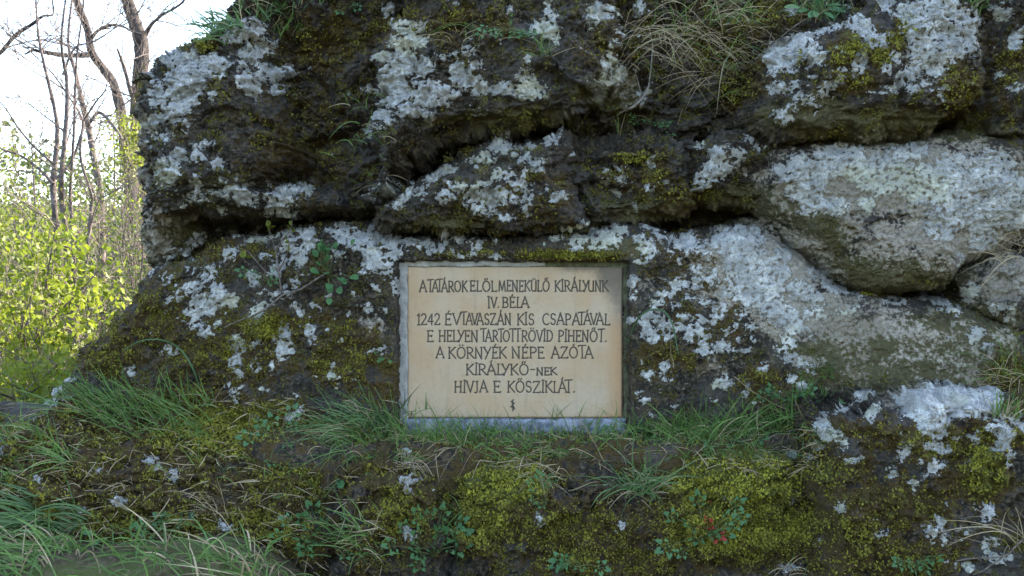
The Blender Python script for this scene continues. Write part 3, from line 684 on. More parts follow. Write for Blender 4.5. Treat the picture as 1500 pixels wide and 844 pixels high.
def plaque():
    px0, px1, py0, py1 = 597.0, 912.0, 391.0, 612.0
    t = empty("memorial_plaque", (wx_(754), YP, wz_(612)), "sand-coloured stone plaque with a carved seven-line Hungarian inscription, set in the rock face", "plaque")
    step = .0016
    xs = np.arange(wx_(px0), wx_(px1), step); zs = np.arange(wz_(py1), wz_(py0), step)
    X, Z = np.meshgrid(xs, zs)
    dist = np.full(X.shape, 1.0)
    segs = word_lines()
    for ln, pts in segs:
        for (ax, az), (bx, bz) in zip(pts, pts[1:]):
            r = .006
            i0 = max(0, int((min(ax, bx) - r - xs[0]) / step)); i1 = int((max(ax, bx) + r - xs[0]) / step) + 2
            j0 = max(0, int((min(az, bz) - r - zs[0]) / step)); j1 = int((max(az, bz) + r - zs[0]) / step) + 2
            sx = X[j0:j1, i0:i1]; sz = Z[j0:j1, i0:i1]
            ex, ez = bx - ax, bz - az
            tt = np.clip(((sx - ax) * ex + (sz - az) * ez) / (ex * ex + ez * ez + 1e-12), 0, 1)
            d = np.hypot(sx - ax - tt * ex, sz - az - tt * ez)
            dist[j0:j1, i0:i1] = np.minimum(dist[j0:j1, i0:i1], d)
    px = 750 + X / SP; py = 422 - (Z - EYE) / SP
    gr = sstep(.0032, .0009, dist)
    edge = np.minimum(np.minimum(px - px0, px1 - px), np.minimum(py - py0, py1 - py))
    Y = YP + .0042 * gr + .0012 * fbm(X * 8, Z * 8, 3, 4) + .004 * sstep(2.2, 0, edge + .8 * gnoise(px / 5, py / 5, 6)) 
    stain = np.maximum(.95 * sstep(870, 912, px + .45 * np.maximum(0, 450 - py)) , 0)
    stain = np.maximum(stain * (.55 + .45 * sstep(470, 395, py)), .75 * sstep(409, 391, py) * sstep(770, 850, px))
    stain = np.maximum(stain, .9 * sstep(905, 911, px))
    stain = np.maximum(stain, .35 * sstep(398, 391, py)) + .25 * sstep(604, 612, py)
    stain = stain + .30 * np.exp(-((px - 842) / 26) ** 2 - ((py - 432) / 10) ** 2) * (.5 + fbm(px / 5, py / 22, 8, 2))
    rust = sstep(880, 906, px) * sstep(914, 908, px) * sstep(440, 500, py) + .5 * sstep(600, 612, py) * sstep(780, 900, px)
    yell = .35 * sstep(640, 600, px) 
    idx = np.arange(X.size).reshape(X.shape)
    F = np.stack([idx[:-1, :-1].ravel(), idx[:-1, 1:].ravel(), idx[1:, 1:].ravel(), idx[1:, :-1].ravel()], 1)
    V = np.stack([X, Y, Z], -1).reshape(-1, 3)
    # sides
    ring = np.concatenate([idx[0, :], idx[1:, -1], idx[-1, -2::-1], idx[-2:0:-1, 0]])
    B = V[ring].copy(); B[:, 1] = YP + .035
    n = len(V); m = len(ring)
    S = np.stack([ring, np.arange(m) + n, np.roll(np.arange(m), -1) + n, np.roll(ring, -1)], 1)
    V = np.concatenate([V, B]); F = np.concatenate([F, S])
    pad = lambda a: np.concatenate([a.ravel(), np.full(m, .5)])
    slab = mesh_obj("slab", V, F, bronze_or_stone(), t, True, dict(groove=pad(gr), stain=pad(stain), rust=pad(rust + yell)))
    # letter ribbons, groove shade painted into their colour, one mesh for each letter
    groove_shade = plain("lettering_shade", (.035, .030, .026), (.085, .072, .056), 90, .6, .2, .001)
    for line in sorted({q[0] for q in segs}):
        V, F = [], []
        for ln, pts in segs:
            if ln != line: continue
            for (ax, az), (bx, bz) in zip(pts, pts[1:]):
                L = math.hypot(bx - ax, bz - az)
                if L < 1e-6: continue
                slant = abs(bz - az) / L
                w = .00125 + .00045 * slant
                nx, nz = -(bz - az) / L * w, (bx - ax) / L * w
                ex, ez = (bx - ax) / L * w * .6, (bz - az) / L * w * .6
                k = len(V); y = YP + .0017
                V += [(ax - ex + nx, y - .0006, az - ez + nz), (ax - ex - nx, y - .0006, az - ez - nz), (bx + ex - nx, y - .0006, bz + ez - nz), (bx + ex + nx, y - .0006, bz + ez + nz)]
                V += [(ax - ex, y, az - ez), (bx + ex, y, bz + ez)]
                F += [(k, k + 4, k + 5, k + 3), (k + 4, k + 1, k + 2, k + 5)]
        o = mesh_obj("letter" if line < 999 else "mason_mark", np.array(V), F, groove_shade, t)
    # mortar bed, foot stone
    mortar = plain("lime_mortar", (.21, .20, .18), (.34, .325, .29), 35, .9, .5, .004, (.12, .115, .10))
    def strip(name, a0, a1, b0, b1, yf, thick, mat, seed, parent, wob=1.6, st=.004):
        xs = np.arange(wx_(a0), wx_(a1) + st, st); zs = np.arange(wz_(b1), wz_(b0) + st, st)
        X, Z = np.meshgrid(xs, zs)
        px = 750 + X / SP; py = 422 - (Z - EYE) / SP
        e = np.minimum(np.minimum(px - a0, a1 - px), np.minimum(py - b0, b1 - py))
        q = np.clip(1 - e / 4.0, 0, 1)
        Y = yf + .004 * fbm(X * 20, Z * 20, seed, 4) + thick * (1 - np.sqrt(np.clip(1 - q ** 3, 0, 1))) + .004 * sstep(.2, .05, cells(X * 55, Z * 55, seed)) * (gnoise(X * 9, Z * 9, seed) > .1)
        X = X + wob * SP * gnoise(Z * 18, X * 18, seed) ; Z = Z + wob * SP * gnoise(X * 14, Z * 14, seed + 2)
        idx = np.arange(X.size).reshape(X.shape)
        F = np.stack([idx[:-1, :-1].ravel(), idx[:-1, 1:].ravel(), idx[1:, 1:].ravel(), idx[1:, :-1].ravel()], 1)
        V = np.stack([X, Y, Z], -1).reshape(-1, 3)
        ring = np.concatenate([idx[0, :], idx[1:, -1], idx[-1, -2::-1], idx[-2:0:-1, 0]])
        B = V[ring].copy(); B[:, 1] = yf + thick + .03
        n = len(V); m = len(ring)
        S = np.stack([ring, np.arange(m) + n, np.roll(np.arange(m), -1) + n, np.roll(ring, -1)], 1)
        return mesh_obj(name, np.concatenate([V, B]), np.concatenate([F, S]), mat, parent, True)
    strip("mortar_bed", 581, 598.5, 384, 622, YP - .004, .02, mortar, 4, t)
    strip("mortar_bed", 592, 800, 380, 392, YP - .003, .02, mortar, 7, t)
    moss_shade_m = plain("shaded_mortar", (.05, .055, .03), (.13, .13, .075), 45, .95, .6, .005, (.2, .2, .16))  # mossy tint, with the dark gap's shade put into the mortar colour
    strip("mortar_bed", 780, 924, 380, 393.5, YP + .008, .02, moss_shade_m, 8, t)
    strip("mortar_bed", 911, 926, 386, 622, YP + .010, .02, moss_shade_m, 9, t)
    foot = plain("foot_stone", (.09, .10, .12), (.28, .30, .33), 30, .85, .6, .005, (.07, .08, .10))
    strip("foot_stone", 590, 918, 613.2, 638, YP - .012, .03, foot, 12, t, 1.2)
plaque()
# ------------------------------------------------------------------ ground
def fill_zb():
    for _ in range(6):
        Zp = np.pad(ZB, 1, mode='edge')
        m = np.minimum.reduce([Zp[:-2, 1:-1], Zp[2:, 1:-1], Zp[1:-1, :-2], Zp[1:-1, 2:]])
        h = ZB > 50
        ZB[h] = m[h]
fill_zb()
def surfY(px, py):
    ix = int(min(max(px / 2, 0), 759)); iy = int(min(max(py / 2, 0), 429))
    return ZB[iy, ix]

def ground_h(X, Y):
    h = -.02 + (.40 + .20 * sstep(-.3, -.9, X)) * sstep(2.0, 3.05, Y) * sstep(8.0, 4.5, Y)
    h = h + .12 * sstep(-.3, -1.0, X) * sstep(2.6, 3.1, Y) * sstep(5, 3.6, Y)
    h = h + .35 * sstep(4.5, 9, Y) - .9 * sstep(14, 60, Y) + 30 * sstep(60, 400, np.hypot(X, Y))
    h = h + .05 * fbm(X * 1.3, Y * 1.3, 200, 3) + .015 * fbm(X * 9, Y * 9, 205, 3) * sstep(20, 6, np.hypot(X, Y))
    return h

def ground():
    ax = np.concatenate([-np.geomspace(2.4, 700, 70)[::-1], np.arange(-2.35, 2.4, .03), np.geomspace(2.4, 700, 70)])
    ay = np.concatenate([-np.geomspace(.5, 700, 60)[::-1], np.arange(-.45, 2.3, .07), np.arange(2.32, 5, .025), np.geomspace(5, 700, 90)])
    X, Y = np.meshgrid(ax, ay)
    Z = ground_h(X, Y)
    idx = np.arange(X.size).reshape(X.shape)
    F = np.stack([idx[:-1, :-1].ravel(), idx[:-1, 1:].ravel(), idx[1:, 1:].ravel(), idx[1:, :-1].ravel()], 1)
    m, nt, bs, out = new_mat("forest_floor")
    N = NT(nt); co = N.coord()
    n = N.noise(co, 3, 5); n2 = N.noise(co, 45, 5, .65); v = N.voro(co, 34, out="Color")
    c = N.mix(N.ramp(n, .4, .6), (.045, .034, .018), (.075, .075, .020))
    c = N.mix(N.math('MULTIPLY', N.ramp(n, .45, .55), .6), c, (.06, .09, .02))
    c = N.mix(N.ramp(n2, .42, .7), c, (.12, .095, .055))
    N.put(bs.inputs["Base Color"], c); bs.inputs["Roughness"].default_value = .95
    N.put(bs.inputs["Normal"], N.bump(n2, .8, .03))
    tag(mesh_obj("ground", np.stack([X, Y, Z], -1).reshape(-1, 3), F, m, None, True), kind="structure")
ground()

# ------------------------------------------------------------------ tubes, blades and leaves
class Tubes:
    def __init__(s): s.V = []; s.F = []
    def add(s, pts, rad, sides=6, rough=0.0, rnd=None):
        pts = [Vector(p) for p in pts]
        base = len(s.V); up = Vector((.3, .9, .2)).normalized()
        for i, p in enumerate(pts):
            t = (pts[min(i + 1, len(pts) - 1)] - pts[max(i - 1, 0)]).normalized()
            a = t.cross(up)
            if a.length < 1e-4: a = t.cross(Vector((1, 0, 0)))
            a.normalize(); b = t.cross(a)
            r = rad[i] if hasattr(rad, '__len__') else rad
            for k in range(sides):
                an = 2 * PI * k / sides
                rr = r * (1 + (rnd.uniform(-rough, rough) if rnd else 0))
                q = p + (a * math.cos(an) + b * math.sin(an)) * rr
                s.V.append((q.x, q.y, q.z))
        for i in range(len(pts) - 1):
            for k in range(sides):
                k2 = (k + 1) % sides
                s.F.append((base + i * sides + k, base + i * sides + k2, base + (i + 1) * sides + k2, base + (i + 1) * sides + k))
    def build(s, name, mat, parent=None, smooth=True):
        return mesh_obj(name, np.array(s.V), np.array(s.F, dtype=np.int32), mat, parent, smooth)

def smooth_path(pts, n=5):
    """Catmull-Rom through the points"""
    pts = [Vector(p) for p in pts]
    P0 = [pts[0] * 2 - pts[1]] + pts + [pts[-1] * 2 - pts[-2]]
    out = []
    for i in range(1, len(P0) - 2):
        a, b, c, d = P0[i - 1:i + 3]
        for k in range(n):
            t = k / n
            out.append(.5 * ((2 * b) + (c - a) * t + (2 * a - 5 * b + 4 * c - d) * t * t + (3 * b - 3 * c + d - a) * t ** 3))
    out.append(pts[-1])
    return out

def blades_mesh(root, d0, L, W, bend, tone, seg=7):
    """root (n,3) unit directions d0 (n,3), bend (n,3) added with t^2; each blade a folded tapering strip"""
    n = len(root)
    t = np.linspace(0, 1, seg + 1)
    pos = root[:, None] + L[:, None, None] * (d0[:, None] * t[None, :, None] + bend[:, None] * (t ** 2)[None, :, None])
    tan = d0[:, None] + 2 * bend[:, None] * t[None, :, None]
    tan /= np.linalg.norm(tan, axis=2, keepdims=True) + 1e-9
    ref = np.tile(np.array([0.15, -1, 0.25]), (n, 1)) + np.random.RandomState(n).normal(0, .55, (n, 3))
    side = np.cross(tan, ref[:, None]); side /= np.linalg.norm(side, axis=2, keepdims=True) + 1e-9
    nor = np.cross(side, tan)
    w = (W[:, None] * np.minimum(1, .55 + 1.2 * t) * (1 - t ** 2.2) + .0004)[:, :, None] * .5
    a = pos - side * w; c = pos + side * w; b = pos - nor * w * .5
    V = np.stack([a, b, c], 2).reshape(-1, 3)
    base = (np.arange(n) * (seg + 1) * 3)[:, None] + (np.arange(seg) * 3)[None]
    base = base.reshape(-1)
    F = np.concatenate([np.stack([base, base + 1, base + 4, base + 3], 1), np.stack([base + 1, base + 2, base + 5, base + 4], 1)])
    T = np.repeat(tone, (seg + 1) * 3)
    return V, F, T

def leafcloud(pos, size, tone, rs, aim=None, fold=.25):
    """small folded four-point leaves"""
    n = len(pos)
    d = rs.normal(0, 1, (n, 3)); 
    if aim is not None: d = d + aim
    d /= np.linalg.norm(d, axis=1, keepdims=True)
    r = rs.normal(0, 1, (n, 3)); s = np.cross(d, r); s /= np.linalg.norm(s, axis=1, keepdims=True)
    u = np.cross(s, d)
    L = size[:, None]
    a = pos; b = pos + d * L * .5 + s * L * .30 + u * L * fold * .4; c = pos + d * L; e = pos + d * L * .5 - s * L * .30 + u * L * fold * .4
    m1 = pos + d * L * .5
    V = np.stack([a, b, c, e, m1], 1).reshape(-1, 3)
    k = np.arange(n) * 5
    F = np.concatenate([np.stack([k, k + 1, k + 2, k + 4], 1), np.stack([k, k + 4, k + 2, k + 3], 1)])
    return V, F, np.repeat(tone, 5)

BARK = plain("grey_brown_bark", (.07, .056, .052), (.20, .16, .145), 22, .9, .9, .01, (.06, .05, .04))
BARK2 = plain("dark_bark", (.032, .026, .025), (.115, .09, .078), 18, .9, 1.0, .02, (.03, .025, .02))
TWIG = plain("twig_bark", (.08, .062, .056), (.21, .17, .145), 50, .8, .5, .003)
LEAF_Y = leaf_material("spring_leaf", (.07, .115, .012), (.29, .33, .035), trans=.5)
LEAF_G = leaf_material("wood_leaf", (.030, .060, .012), (.11, .16, .03), trans=.4)
LEAF_D = leaf_material("far_leaf", (.028, .048, .016), (.085, .12, .035), trans=.3)

# ------------------------------------------------------------------ trees on the left, traced stem by stem
def grow(tb, p, d, L, r, depth, rnd, tips):
    n = 5
    pts = [p]; q = Vector(p); dd = Vector(d)
    for i in range(n):
        dd = (dd + Vector((rnd.gauss(0, .16), rnd.gauss(0, .16), rnd.gauss(.05, .14)))).normalized()
        q = q + dd * L / n; pts.append(Vector(q))
    tb.add(pts, [max(r * (1 - .75 * i / n), .0012) for i in range(n + 1)], 4 if r > .004 else 3)
    tips.append(pts[-1])
    if depth <= 0: return
    for k in range(rnd.choice((2, 3, 3, 4))):
        i = rnd.randint(1, n - 1)
        v = Vector((rnd.gauss(0, 1), rnd.gauss(0, 1), rnd.gauss(.2, .8))).normalized()
        nd = ((pts[i + 1] - pts[i]).normalized() * .9 + v * .8).normalized()
        grow(tb, pts[i], nd, L * rnd.uniform(.40, .72), r * .55, depth - 1, rnd, tips)

def bare_tree(name, label, stems, mat, Y, seed, kids=9, kl=.8, depth=2, group=None, base_r=None, ymin=0):
    """stems: lists of (px, py, radius in photo px); the first is the trunk"""
    rnd = random.Random(seed)
    b = stems[0][0]
    t = empty(name, P(b[0], b[1], Y), label, "tree", group)
    tb = Tubes(); tips = []
    for j, st in enumerate(stems):
        dy = rnd.uniform(-.5, .5) if j else 0
        pts = []; rad = []
        for i, (x, y, r) in enumerate(st):
            f = i / max(1, len(st) - 1)
            pts.append(P(x, y, Y + dy * f + rnd.uniform(-.05, .05))); rad.append(.86 * r * Y / FPX)
        sp = smooth_path(pts, 5)
        rr = list(np.interp(np.linspace(0, len(rad) - 1, len(sp)), range(len(rad)), rad))
        m = Tubes(); m.add(sp, rr, 10, .10, rnd)
        m.build("trunk" if j == 0 else "stem", mat, t)
        for k in range(kids):
            i = rnd.randint(2, len(sp) - 2)
            a = (sp[i + 1] - sp[i]).normalized() if i + 1 < len(sp) else Vector((0, 0, 1))
            v = Vector((rnd.gauss(0, 1), rnd.gauss(0, .8), rnd.gauss(.3, .5))).normalized()
            pxh = 422 - (sp[i].z - EYE) * FPX / sp[i].y
            if pxh > ymin > 0: continue
            grow(tb, sp[i], (a * .6 + v).normalized(), kl * rnd.uniform(.5, 1.1), min(rr[i] * .45, .011), depth, rnd, tips)
    tb.build("twigs", TWIG, t)['kind'] = 'stuff'
    return t, tips

def add_tree_leaves(t, tips, frac, size, zmax, seed, mat=None, name="foliage"):
    rs = np.random.RandomState(seed)
    pts = np.array([[p.x, p.y, p.z] for p in tips])
    pts = pts[(pts[:, 2] < zmax)]
    if not len(pts): return
    pts = np.repeat(pts, 4, 0) + rs.normal(0, .05, (len(pts) * 4, 3))
    pts = pts[rs.rand(len(pts)) < frac]
    V, F, T_ = leafcloud(pts, rs.uniform(.6, 1.2, len(pts)) * size, rs.rand(len(pts)), rs)
    mesh_obj(name, V, F, mat or LEAF_Y, t, False, dict(tone=T_))['kind'] = 'stuff'

t, tips = bare_tree("young_tree", "slender many-stemmed bare tree in front of the others, forking low above the yellow-green bushes",
    [[(112, 700, 10), (110, 560, 9), (109, 495, 8.5), (107, 440, 8), (98, 402, 7)],
     [(98, 404, 6), (87, 370, 5.5), (80, 310, 5), (78, 268, 5), (84, 200, 4), (80, 160, 3), (66, 100, 2.6), (55, 40, 2), (51, -60, 1)],
     [(100, 408, 5.5), (96, 340, 4.5), (91, 295, 4.5), (90, 255, 4.2), (97, 180, 3.6), (98, 120, 3), (90, 60, 2), (101, -40, 1.2)],
     [(107, 438, 4), (108, 380, 3.4), (106, 330, 3), (103, 282, 2.6), (108, 200, 2.2), (112, 90, 1.8), (122, 10, 1.2), (124, -40, .8)],
     [(113, 450, 5), (122, 405, 4), (130, 350, 3.4), (134, 300, 3), (133, 282, 2.6), (118, 230, 2.2), (122, 178, 2)],
     [(78, 270, 3.2), (60, 250, 2.6), (30, 228, 2), (5, 220, 1.4), (-30, 200, .8)],
     [(82, 262, 2.6), (104, 238, 2.4), (118, 200, 2.2), (122, 178, 2), (100, 140, 1.6), (70, 100, 1.3), (20, 55, 1), (-30, 20, .6)],
     [(78, 240, 2.2), (50, 215, 1.9), (25, 185, 1.6), (5, 155, 1.2), (-25, 130, .8)],
     [(92, 110, 2), (110, 70, 1.6), (140, 60, 1.3), (190, 25, .9), (200, 10, .6)],
     [(122, 178, 2), (140, 150, 1.5), (155, 130, 1.1), (158, 100, .7)]],
    BARK, 8.2, 5, kids=7, kl=.75, depth=2, group="bare trees left of the rock")
add_tree_leaves(t, tips, .35, .028, 2.7, 3)
t, tips = bare_tree("leaning_tree", "dark-barked leaning tree with a broken level branch, behind the slender tree",
    [[(215, 640, 11), (205, 480, 10.5), (196, 340, 10), (186, 240, 9), (178, 170, 8.5), (166, 122, 7.5), (150, 100, 7), (134, 76, 6.5), (127, 40, 6), (112, 0, 6), (95, -80, 4)],
     [(135, 80, 5), (118, 81, 4.6), (92, 81, 4), (62, 76, 3.4), (48, 74, 2.4), (36, 80, 1.2)],
     [(132, 58, 3), (145, 44, 2.6), (163, 37, 2.6), (180, 39, 2), (192, 46, 1.4)],
     [(-20, 92, 3.6), (3, 75, 3.4), (22, 52, 3), (48, 35, 3), (62, 24, 2), (78, 20, 1.4), (75, -10, 1)]],
    BARK2, 11.5, 8, kids=8, kl=1.0, depth=2, group="bare trees left of the rock")
add_tree_leaves(t, tips, .2, .035, 3.2, 4)
t, tips = bare_tree("thick_tree", "thickest tree trunk with grey furrowed bark, rising right against the rock's silhouette",
    [[(222, 700, 14), (212, 480, 14), (204, 250, 12.5), (202, 150, 12), (206, 100, 12), (208, 70, 12.5), (200, 40, 11.5), (190, 12, 10.5), (178, -40, 9), (170, -120, 7)],
     [(212, 52, 4), (222, 36, 2.8), (238, 22, 2.2), (256, 12, 2), (270, 0, 1.6), (276, -20, 1)]],
    BARK2, 12.5, 12, kids=10, kl=.9, depth=2, group="bare trees left of the rock")
t, tips = bare_tree("slim_tree", "slim bare tree with a pale knotty stem, between the slender tree and the leaning one",
    [[(152, 660, 7), (150, 420, 6.6), (147, 290, 6), (138, 236, 5.5), (130, 190, 5), (120, 150, 4.5), (112, 112, 3.5), (100, 60, 2.4), (108, -20, 1.4)],
     [(128, 185, 3), (146, 165, 2.6), (170, 190, 2.4), (180, 205, 1.8)],
     [(196, 150, 3.6), (190, 130, 3.4), (182, 100, 3), (172, 72, 1.6)]],
    BARK, 10, 17, kids=9, kl=.8, depth=2, group="bare trees left of the rock")
add_tree_leaves(t, tips, .5, .03, 2.8, 5)

# thin saplings in the thicket
for i, (x, y0, x2, y2, Y, r) in enumerate([(18, 620, 30, 300, 10, 1.6), (150, 620, 168, 250, 13, 2.2), (60, 640, 48, 240, 15, 2.4), (205, 560, 180, 330, 9, 1.5), (190, 520, 212, 300, 8.5, 1.3), (128, 600, 140, 330, 16, 2.4)]):
    t, tips = bare_tree("sapling", ["thin sapling at the far left among the yellow leaves", "straight sapling stem behind the slim tree", "sapling between the left edge and the slender tree", "crooked sapling just left of the rock's foot pillar", "twiggy sapling touching the rock's left edge", "sapling deep in the thicket behind the slender tree"][i],
        [[(x, y0, r * 1.3), ((x + x2) / 2 + 5, (y0 + y2) / 2, r), (x2, y2, r * .6), (x2 - 3, y2 - 60, r * .3)]], BARK, Y, 40 + i, kids=14, kl=.7, depth=2, group="saplings in the thicket")
    add_tree_leaves(t, tips, .9, .035, 9, 50 + i, LEAF_G if i % 2 else LEAF_Y)

# shrubs: clumps of leaves on stems
def shrub(label, px, py, Y, rx, ry, rz, n, size, mat, seed, group, clumps=26, dens=.24):
    rs = np.random.RandomState(seed); rnd = random.Random(seed)
    c = P(px, py, Y); gz_ = float(ground_h(np.array(c.x), np.array(c.y)))
    t = empty("shrub", (c.x, c.y, gz_), label, "shrub", group)
    tb = Tubes(); pts = []
    for k in range(clumps):
        v = rs.normal(0, 1, 3); v /= np.linalg.norm(v); v *= rs.rand() ** .35
        q = Vector((c.x + v[0] * rx, c.y + v[1] * ry, max(gz_ + .1, c.z + v[2] * rz)))
        b = Vector((c.x + rnd.uniform(-.3, .3) * rx, c.y + rnd.uniform(-.3, .3) * ry, gz_))
        mid = b.lerp(q, .5) + Vector((rnd.uniform(-.1, .1), rnd.uniform(-.1, .1), .1))
        sp = smooth_path([b, mid, q, q + (q - mid) * .3], 4)
        tb.add(sp, list(np.linspace(.010, .002, len(sp))), 4)
        tips = []
        for _ in range(2): grow(tb, sp[rnd.randint(4, len(sp) - 2)], Vector((rnd.gauss(0, 1), rnd.gauss(0, 1), rnd.gauss(.4, .6))).normalized(), .45, .004, 1, rnd, tips)
        m = int(n / clumps * rs.uniform(.5, 1.5))
        w = rs.normal(0, 1, (m, 3)) * np.array([dens, dens, dens * .6]) * .8 * rs.uniform(.6, 1.3)
        pts.append(np.array(q) + w)
    tb.build("stem", TWIG, t)['kind'] = 'stuff'
    p = np.concatenate(pts); p = p[p[:, 2] > gz_ + .03]
    tn = np.clip(rs.rand(len(p)) * .75 + .3 * fbm(p[:, 0] * 2, p[:, 2] * 2, seed, 2) + .1, 0, 1)
    V, F, T_ = leafcloud(p, rs.uniform(.55, 1.25, len(p)) * size, tn, rs, aim=np.array([0, 0, .4]))
    mesh_obj("foliage", V, F, mat, t, False, dict(tone=T_))['kind'] = 'stuff'
    return t
G1 = "shrubs in spring leaf left of the rock"
shrub("nearest yellow-green shrub with large bright leaves at the left edge", 25, 470, 6.4, .62, .6, .62, 4200, .052, LEAF_Y, 1, G1, 30, .17)
shrub("low yellow-green shrub below the nearest one, by the mossy bank", 20, 585, 5.4, .55, .5, .34, 3200, .042, LEAF_Y, 2, G1, 20, .15)
shrub("bright shrub round the foot of the slender tree", 120, 470, 8.6, .75, .6, .62, 2600, .042, LEAF_G, 3, G1, 28, .2)
shrub("green shrub between the slender tree and the rock", 190, 420, 9.6, .65, .6, .75, 2400, .040, LEAF_G, 4, G1, 28, .2)
shrub("tall green shrub at the left edge behind the nearest shrub", 10, 370, 9.0, .75, .7, .85, 3000, .043, LEAF_Y, 5, G1, 28, .22)
shrub("loose green thicket behind the slender tree", 100, 385, 13.5, 1.3, 1.0, .95, 4600, .048, LEAF_D, 6, G1, 42, .3)
shrub("loose thicket behind the leaning tree, touching the rock's edge", 215, 350, 13.0, .95, 1.0, 1.15, 4000, .048, LEAF_G, 7, G1, 34, .3)
shrub("far green shrub at the left edge under the pale sky", -10, 372, 15.5, 1.5, 1.2, .95, 4000, .055, LEAF_D, 8, G1, 36, .34)
shrub("thin yellow-leaved climber wrapping the thick trunk beside the rock", 186, 222, 11.0, .11, .16, .60, 1500, .042, LEAF_Y, 9, G1, 16, .10)
shrub("sparse pale green shrub top against the sky between the trees", 60, 310, 17.0, 1.3, 1.0, .45, 1100, .055, LEAF_G, 10, G1, 22, .3)

def far_wood():
    rs = np.random.RandomState(77)
    n = 130000
    ang = rs.uniform(math.radians(-85), math.radians(80), n); r = rs.uniform(20, 34, n)
    x = np.sin(ang) * r; y = np.cos(ang) * r
    g = ground_h(x, y)
    top = 3.0 + 1.1 * fbm(ang * 9, r * .2, 60, 3) + (r - 20) * .09
    z = g + (top + 1.0) * rs.rand(n) ** .8
    cl = gnoise(x * .9, z * 1.1, 70) + gnoise(y * .8, z * .9, 71)
    k = cl > -.15
    p = np.stack([x, y, z], 1)[k]
    V, F, T_ = leafcloud(p, rs.uniform(.10, .20, len(p)), rs.rand(len(p)), rs)
    tag(mesh_obj("woodland", V, F, LEAF_D, None, False, dict(tone=T_)), kind="stuff")
far_wood()
# ------------------------------------------------------------------ plants on the rock
GRASS = leaf_material("grass_blade", (.05, .11, .028), (.18, .30, .075), trans=.35, rough=.5, scale=30)
GRASS_B = leaf_material("bluish_grass_blade", (.05, .11, .042), (.165, .265, .095), trans=.3, rough=.45, scale=30)
DRY = leaf_material("dry_straw", (.19, .14, .075), (.52, .42, .26), trans=.25, rough=.7, scale=30)
HERB = leaf_material("herb_leaf", (.045, .12, .045), (.11, .25, .085), trans=.35, rough=.5, scale=40)
RED = leaf_material("red_herb_leaf", (.30, .035, .028), (.46, .07, .05), trans=.3, rough=.5, scale=40)
MOSSY = leaf_material("moss_shoot", (.060, .044, .012), (.46, .44, .055), trans=.25, rough=.9, scale=12)

def surf(px, py, lift=.0):
    return P(px, py, surfY(px, py) - lift)

def tuft(px, py, label, n, L, lean=(0, 0), spread=.5, W=.005, mat=None, dry=0, foot=(6, 3), droop=.45, seed=0, up=.75, out=.35, group="grass tufts on the rock"):
    """a tuft rooted in the rock at photograph position; lengths in metres"""
    rs = np.random.RandomState(seed + int(px) * 7 + int(py))
    c = surf(px, py)
    t = empty("grass_tuft", c, label, "grass tuft", group)
    def make(name, m, k, Lk, Wk, mt, dr, sp):
        rx = px + rs.normal(0, foot[0] * 1.25, k); ry = py + rs.normal(0, foot[1], k)
        root = np.array([list(surf(a, b, -.004)) for a, b in zip(rx, ry)])
        far = np.abs(root[:, 1] - c.y) > .12
        root[far, 1] = c.y
        d = np.stack([rs.normal(lean[0], sp, k), -np.abs(rs.normal(out, sp * .5, k)), np.abs(rs.normal(up + lean[1], .25, k)) + .05], 1)
        d /= np.linalg.norm(d, axis=1, keepdims=True)
        b = np.stack([d[:, 0] * .25 + rs.normal(0, .16, k), d[:, 1] * .25, -np.abs(rs.normal(dr * .75, .3, k))], 1)
        Wk = Wk * .85
        V, F, T_ = blades_mesh(root, d, Lk * rs.uniform(.5, 1.3, k), Wk * rs.uniform(.6, 1.25, k), b, rs.rand(k))
        o = mesh_obj(name, V, F, mt, t, True, dict(tone=T_))
        o['kind'] = 'stuff'
    if n: make("green_blades", 0, int(n * 1.8) if n > 12 else n, L, W, mat or GRASS, droop, spread)
    if dry: make("dry_blades", 0, int(dry * 1.2), L * .85, W * .6, DRY, droop * 1.3, spread * 1.5)
    return t

G_ = "grass tufts on the rock"
tuft(205, 612, "big lush green grass tuft on the left flank, combed by the wind to the left", 130, .19, (-.40, .25), .32, .005, GRASS, 24, (46, 16), .35, 1)
tuft(140, 622, "thin grass tuft at the far left of the flank beside the lush tuft", 60, .20, (-.4, .1), .4, .004, GRASS, 18, (24, 9), .4, 2)
tuft(250, 640, "short soft grass tuft under the lush tuft", 60, .10, (-.1, .1), .6, .0035, GRASS, 10, (26, 6), .4, 3)
tuft(98, 676, "grass tuft with reddish dry stems on the left bank", 34, .15, (-.5, .2), .5, .005, GRASS, 14, (12, 5), .5, 4)
tuft(95, 775, "dark bluish broad-bladed grass tuft arching left at the left edge", 40, .30, (-.95, .15), .25, .009, GRASS_B, 4, (14, 8), .55, 5)
tuft(116, 778, "two long arching bluish blades beside the broad-bladed tuft", 4, .30, (-.35, .6), .12, .007, GRASS_B, 0, (4, 3), .45, 6)
tuft(306, 596, "small tuft with one pale folded blade on the upper left flank", 6, .12, (-.35, .3), .3, .005, GRASS, 6, (3, 3), .3, 7)
tuft(318, 745, "bleached dry straw tuft on the lower left bank", 3, .14, (-.7, .1), .35, .004, GRASS, 34, (9, 8), .35, 8)
tuft(565, 628, "lush grass tuft at the plaque's lower left corner", 60, .20, (-.55, .25), .45, .006, GRASS_B, 14, (14, 5), .45, 9)
tuft(594, 622, "upright broad blades hiding the plaque's lower left corner", 12, .15, (-.05, .9), .22, .008, GRASS_B, 2, (8, 3), .15, 10)
tuft(510, 640, "long grass blades sweeping left from below the plaque", 26, .20, (-.9, .0), .3, .005, GRASS_B, 12, (12, 7), .6, 11)
tuft(525, 690, "dark green tuft hanging in the cleft left of the spotted boulder", 36, .16, (-.5, -.2), .5, .005, GRASS, 12, (14, 14), .8, 12)
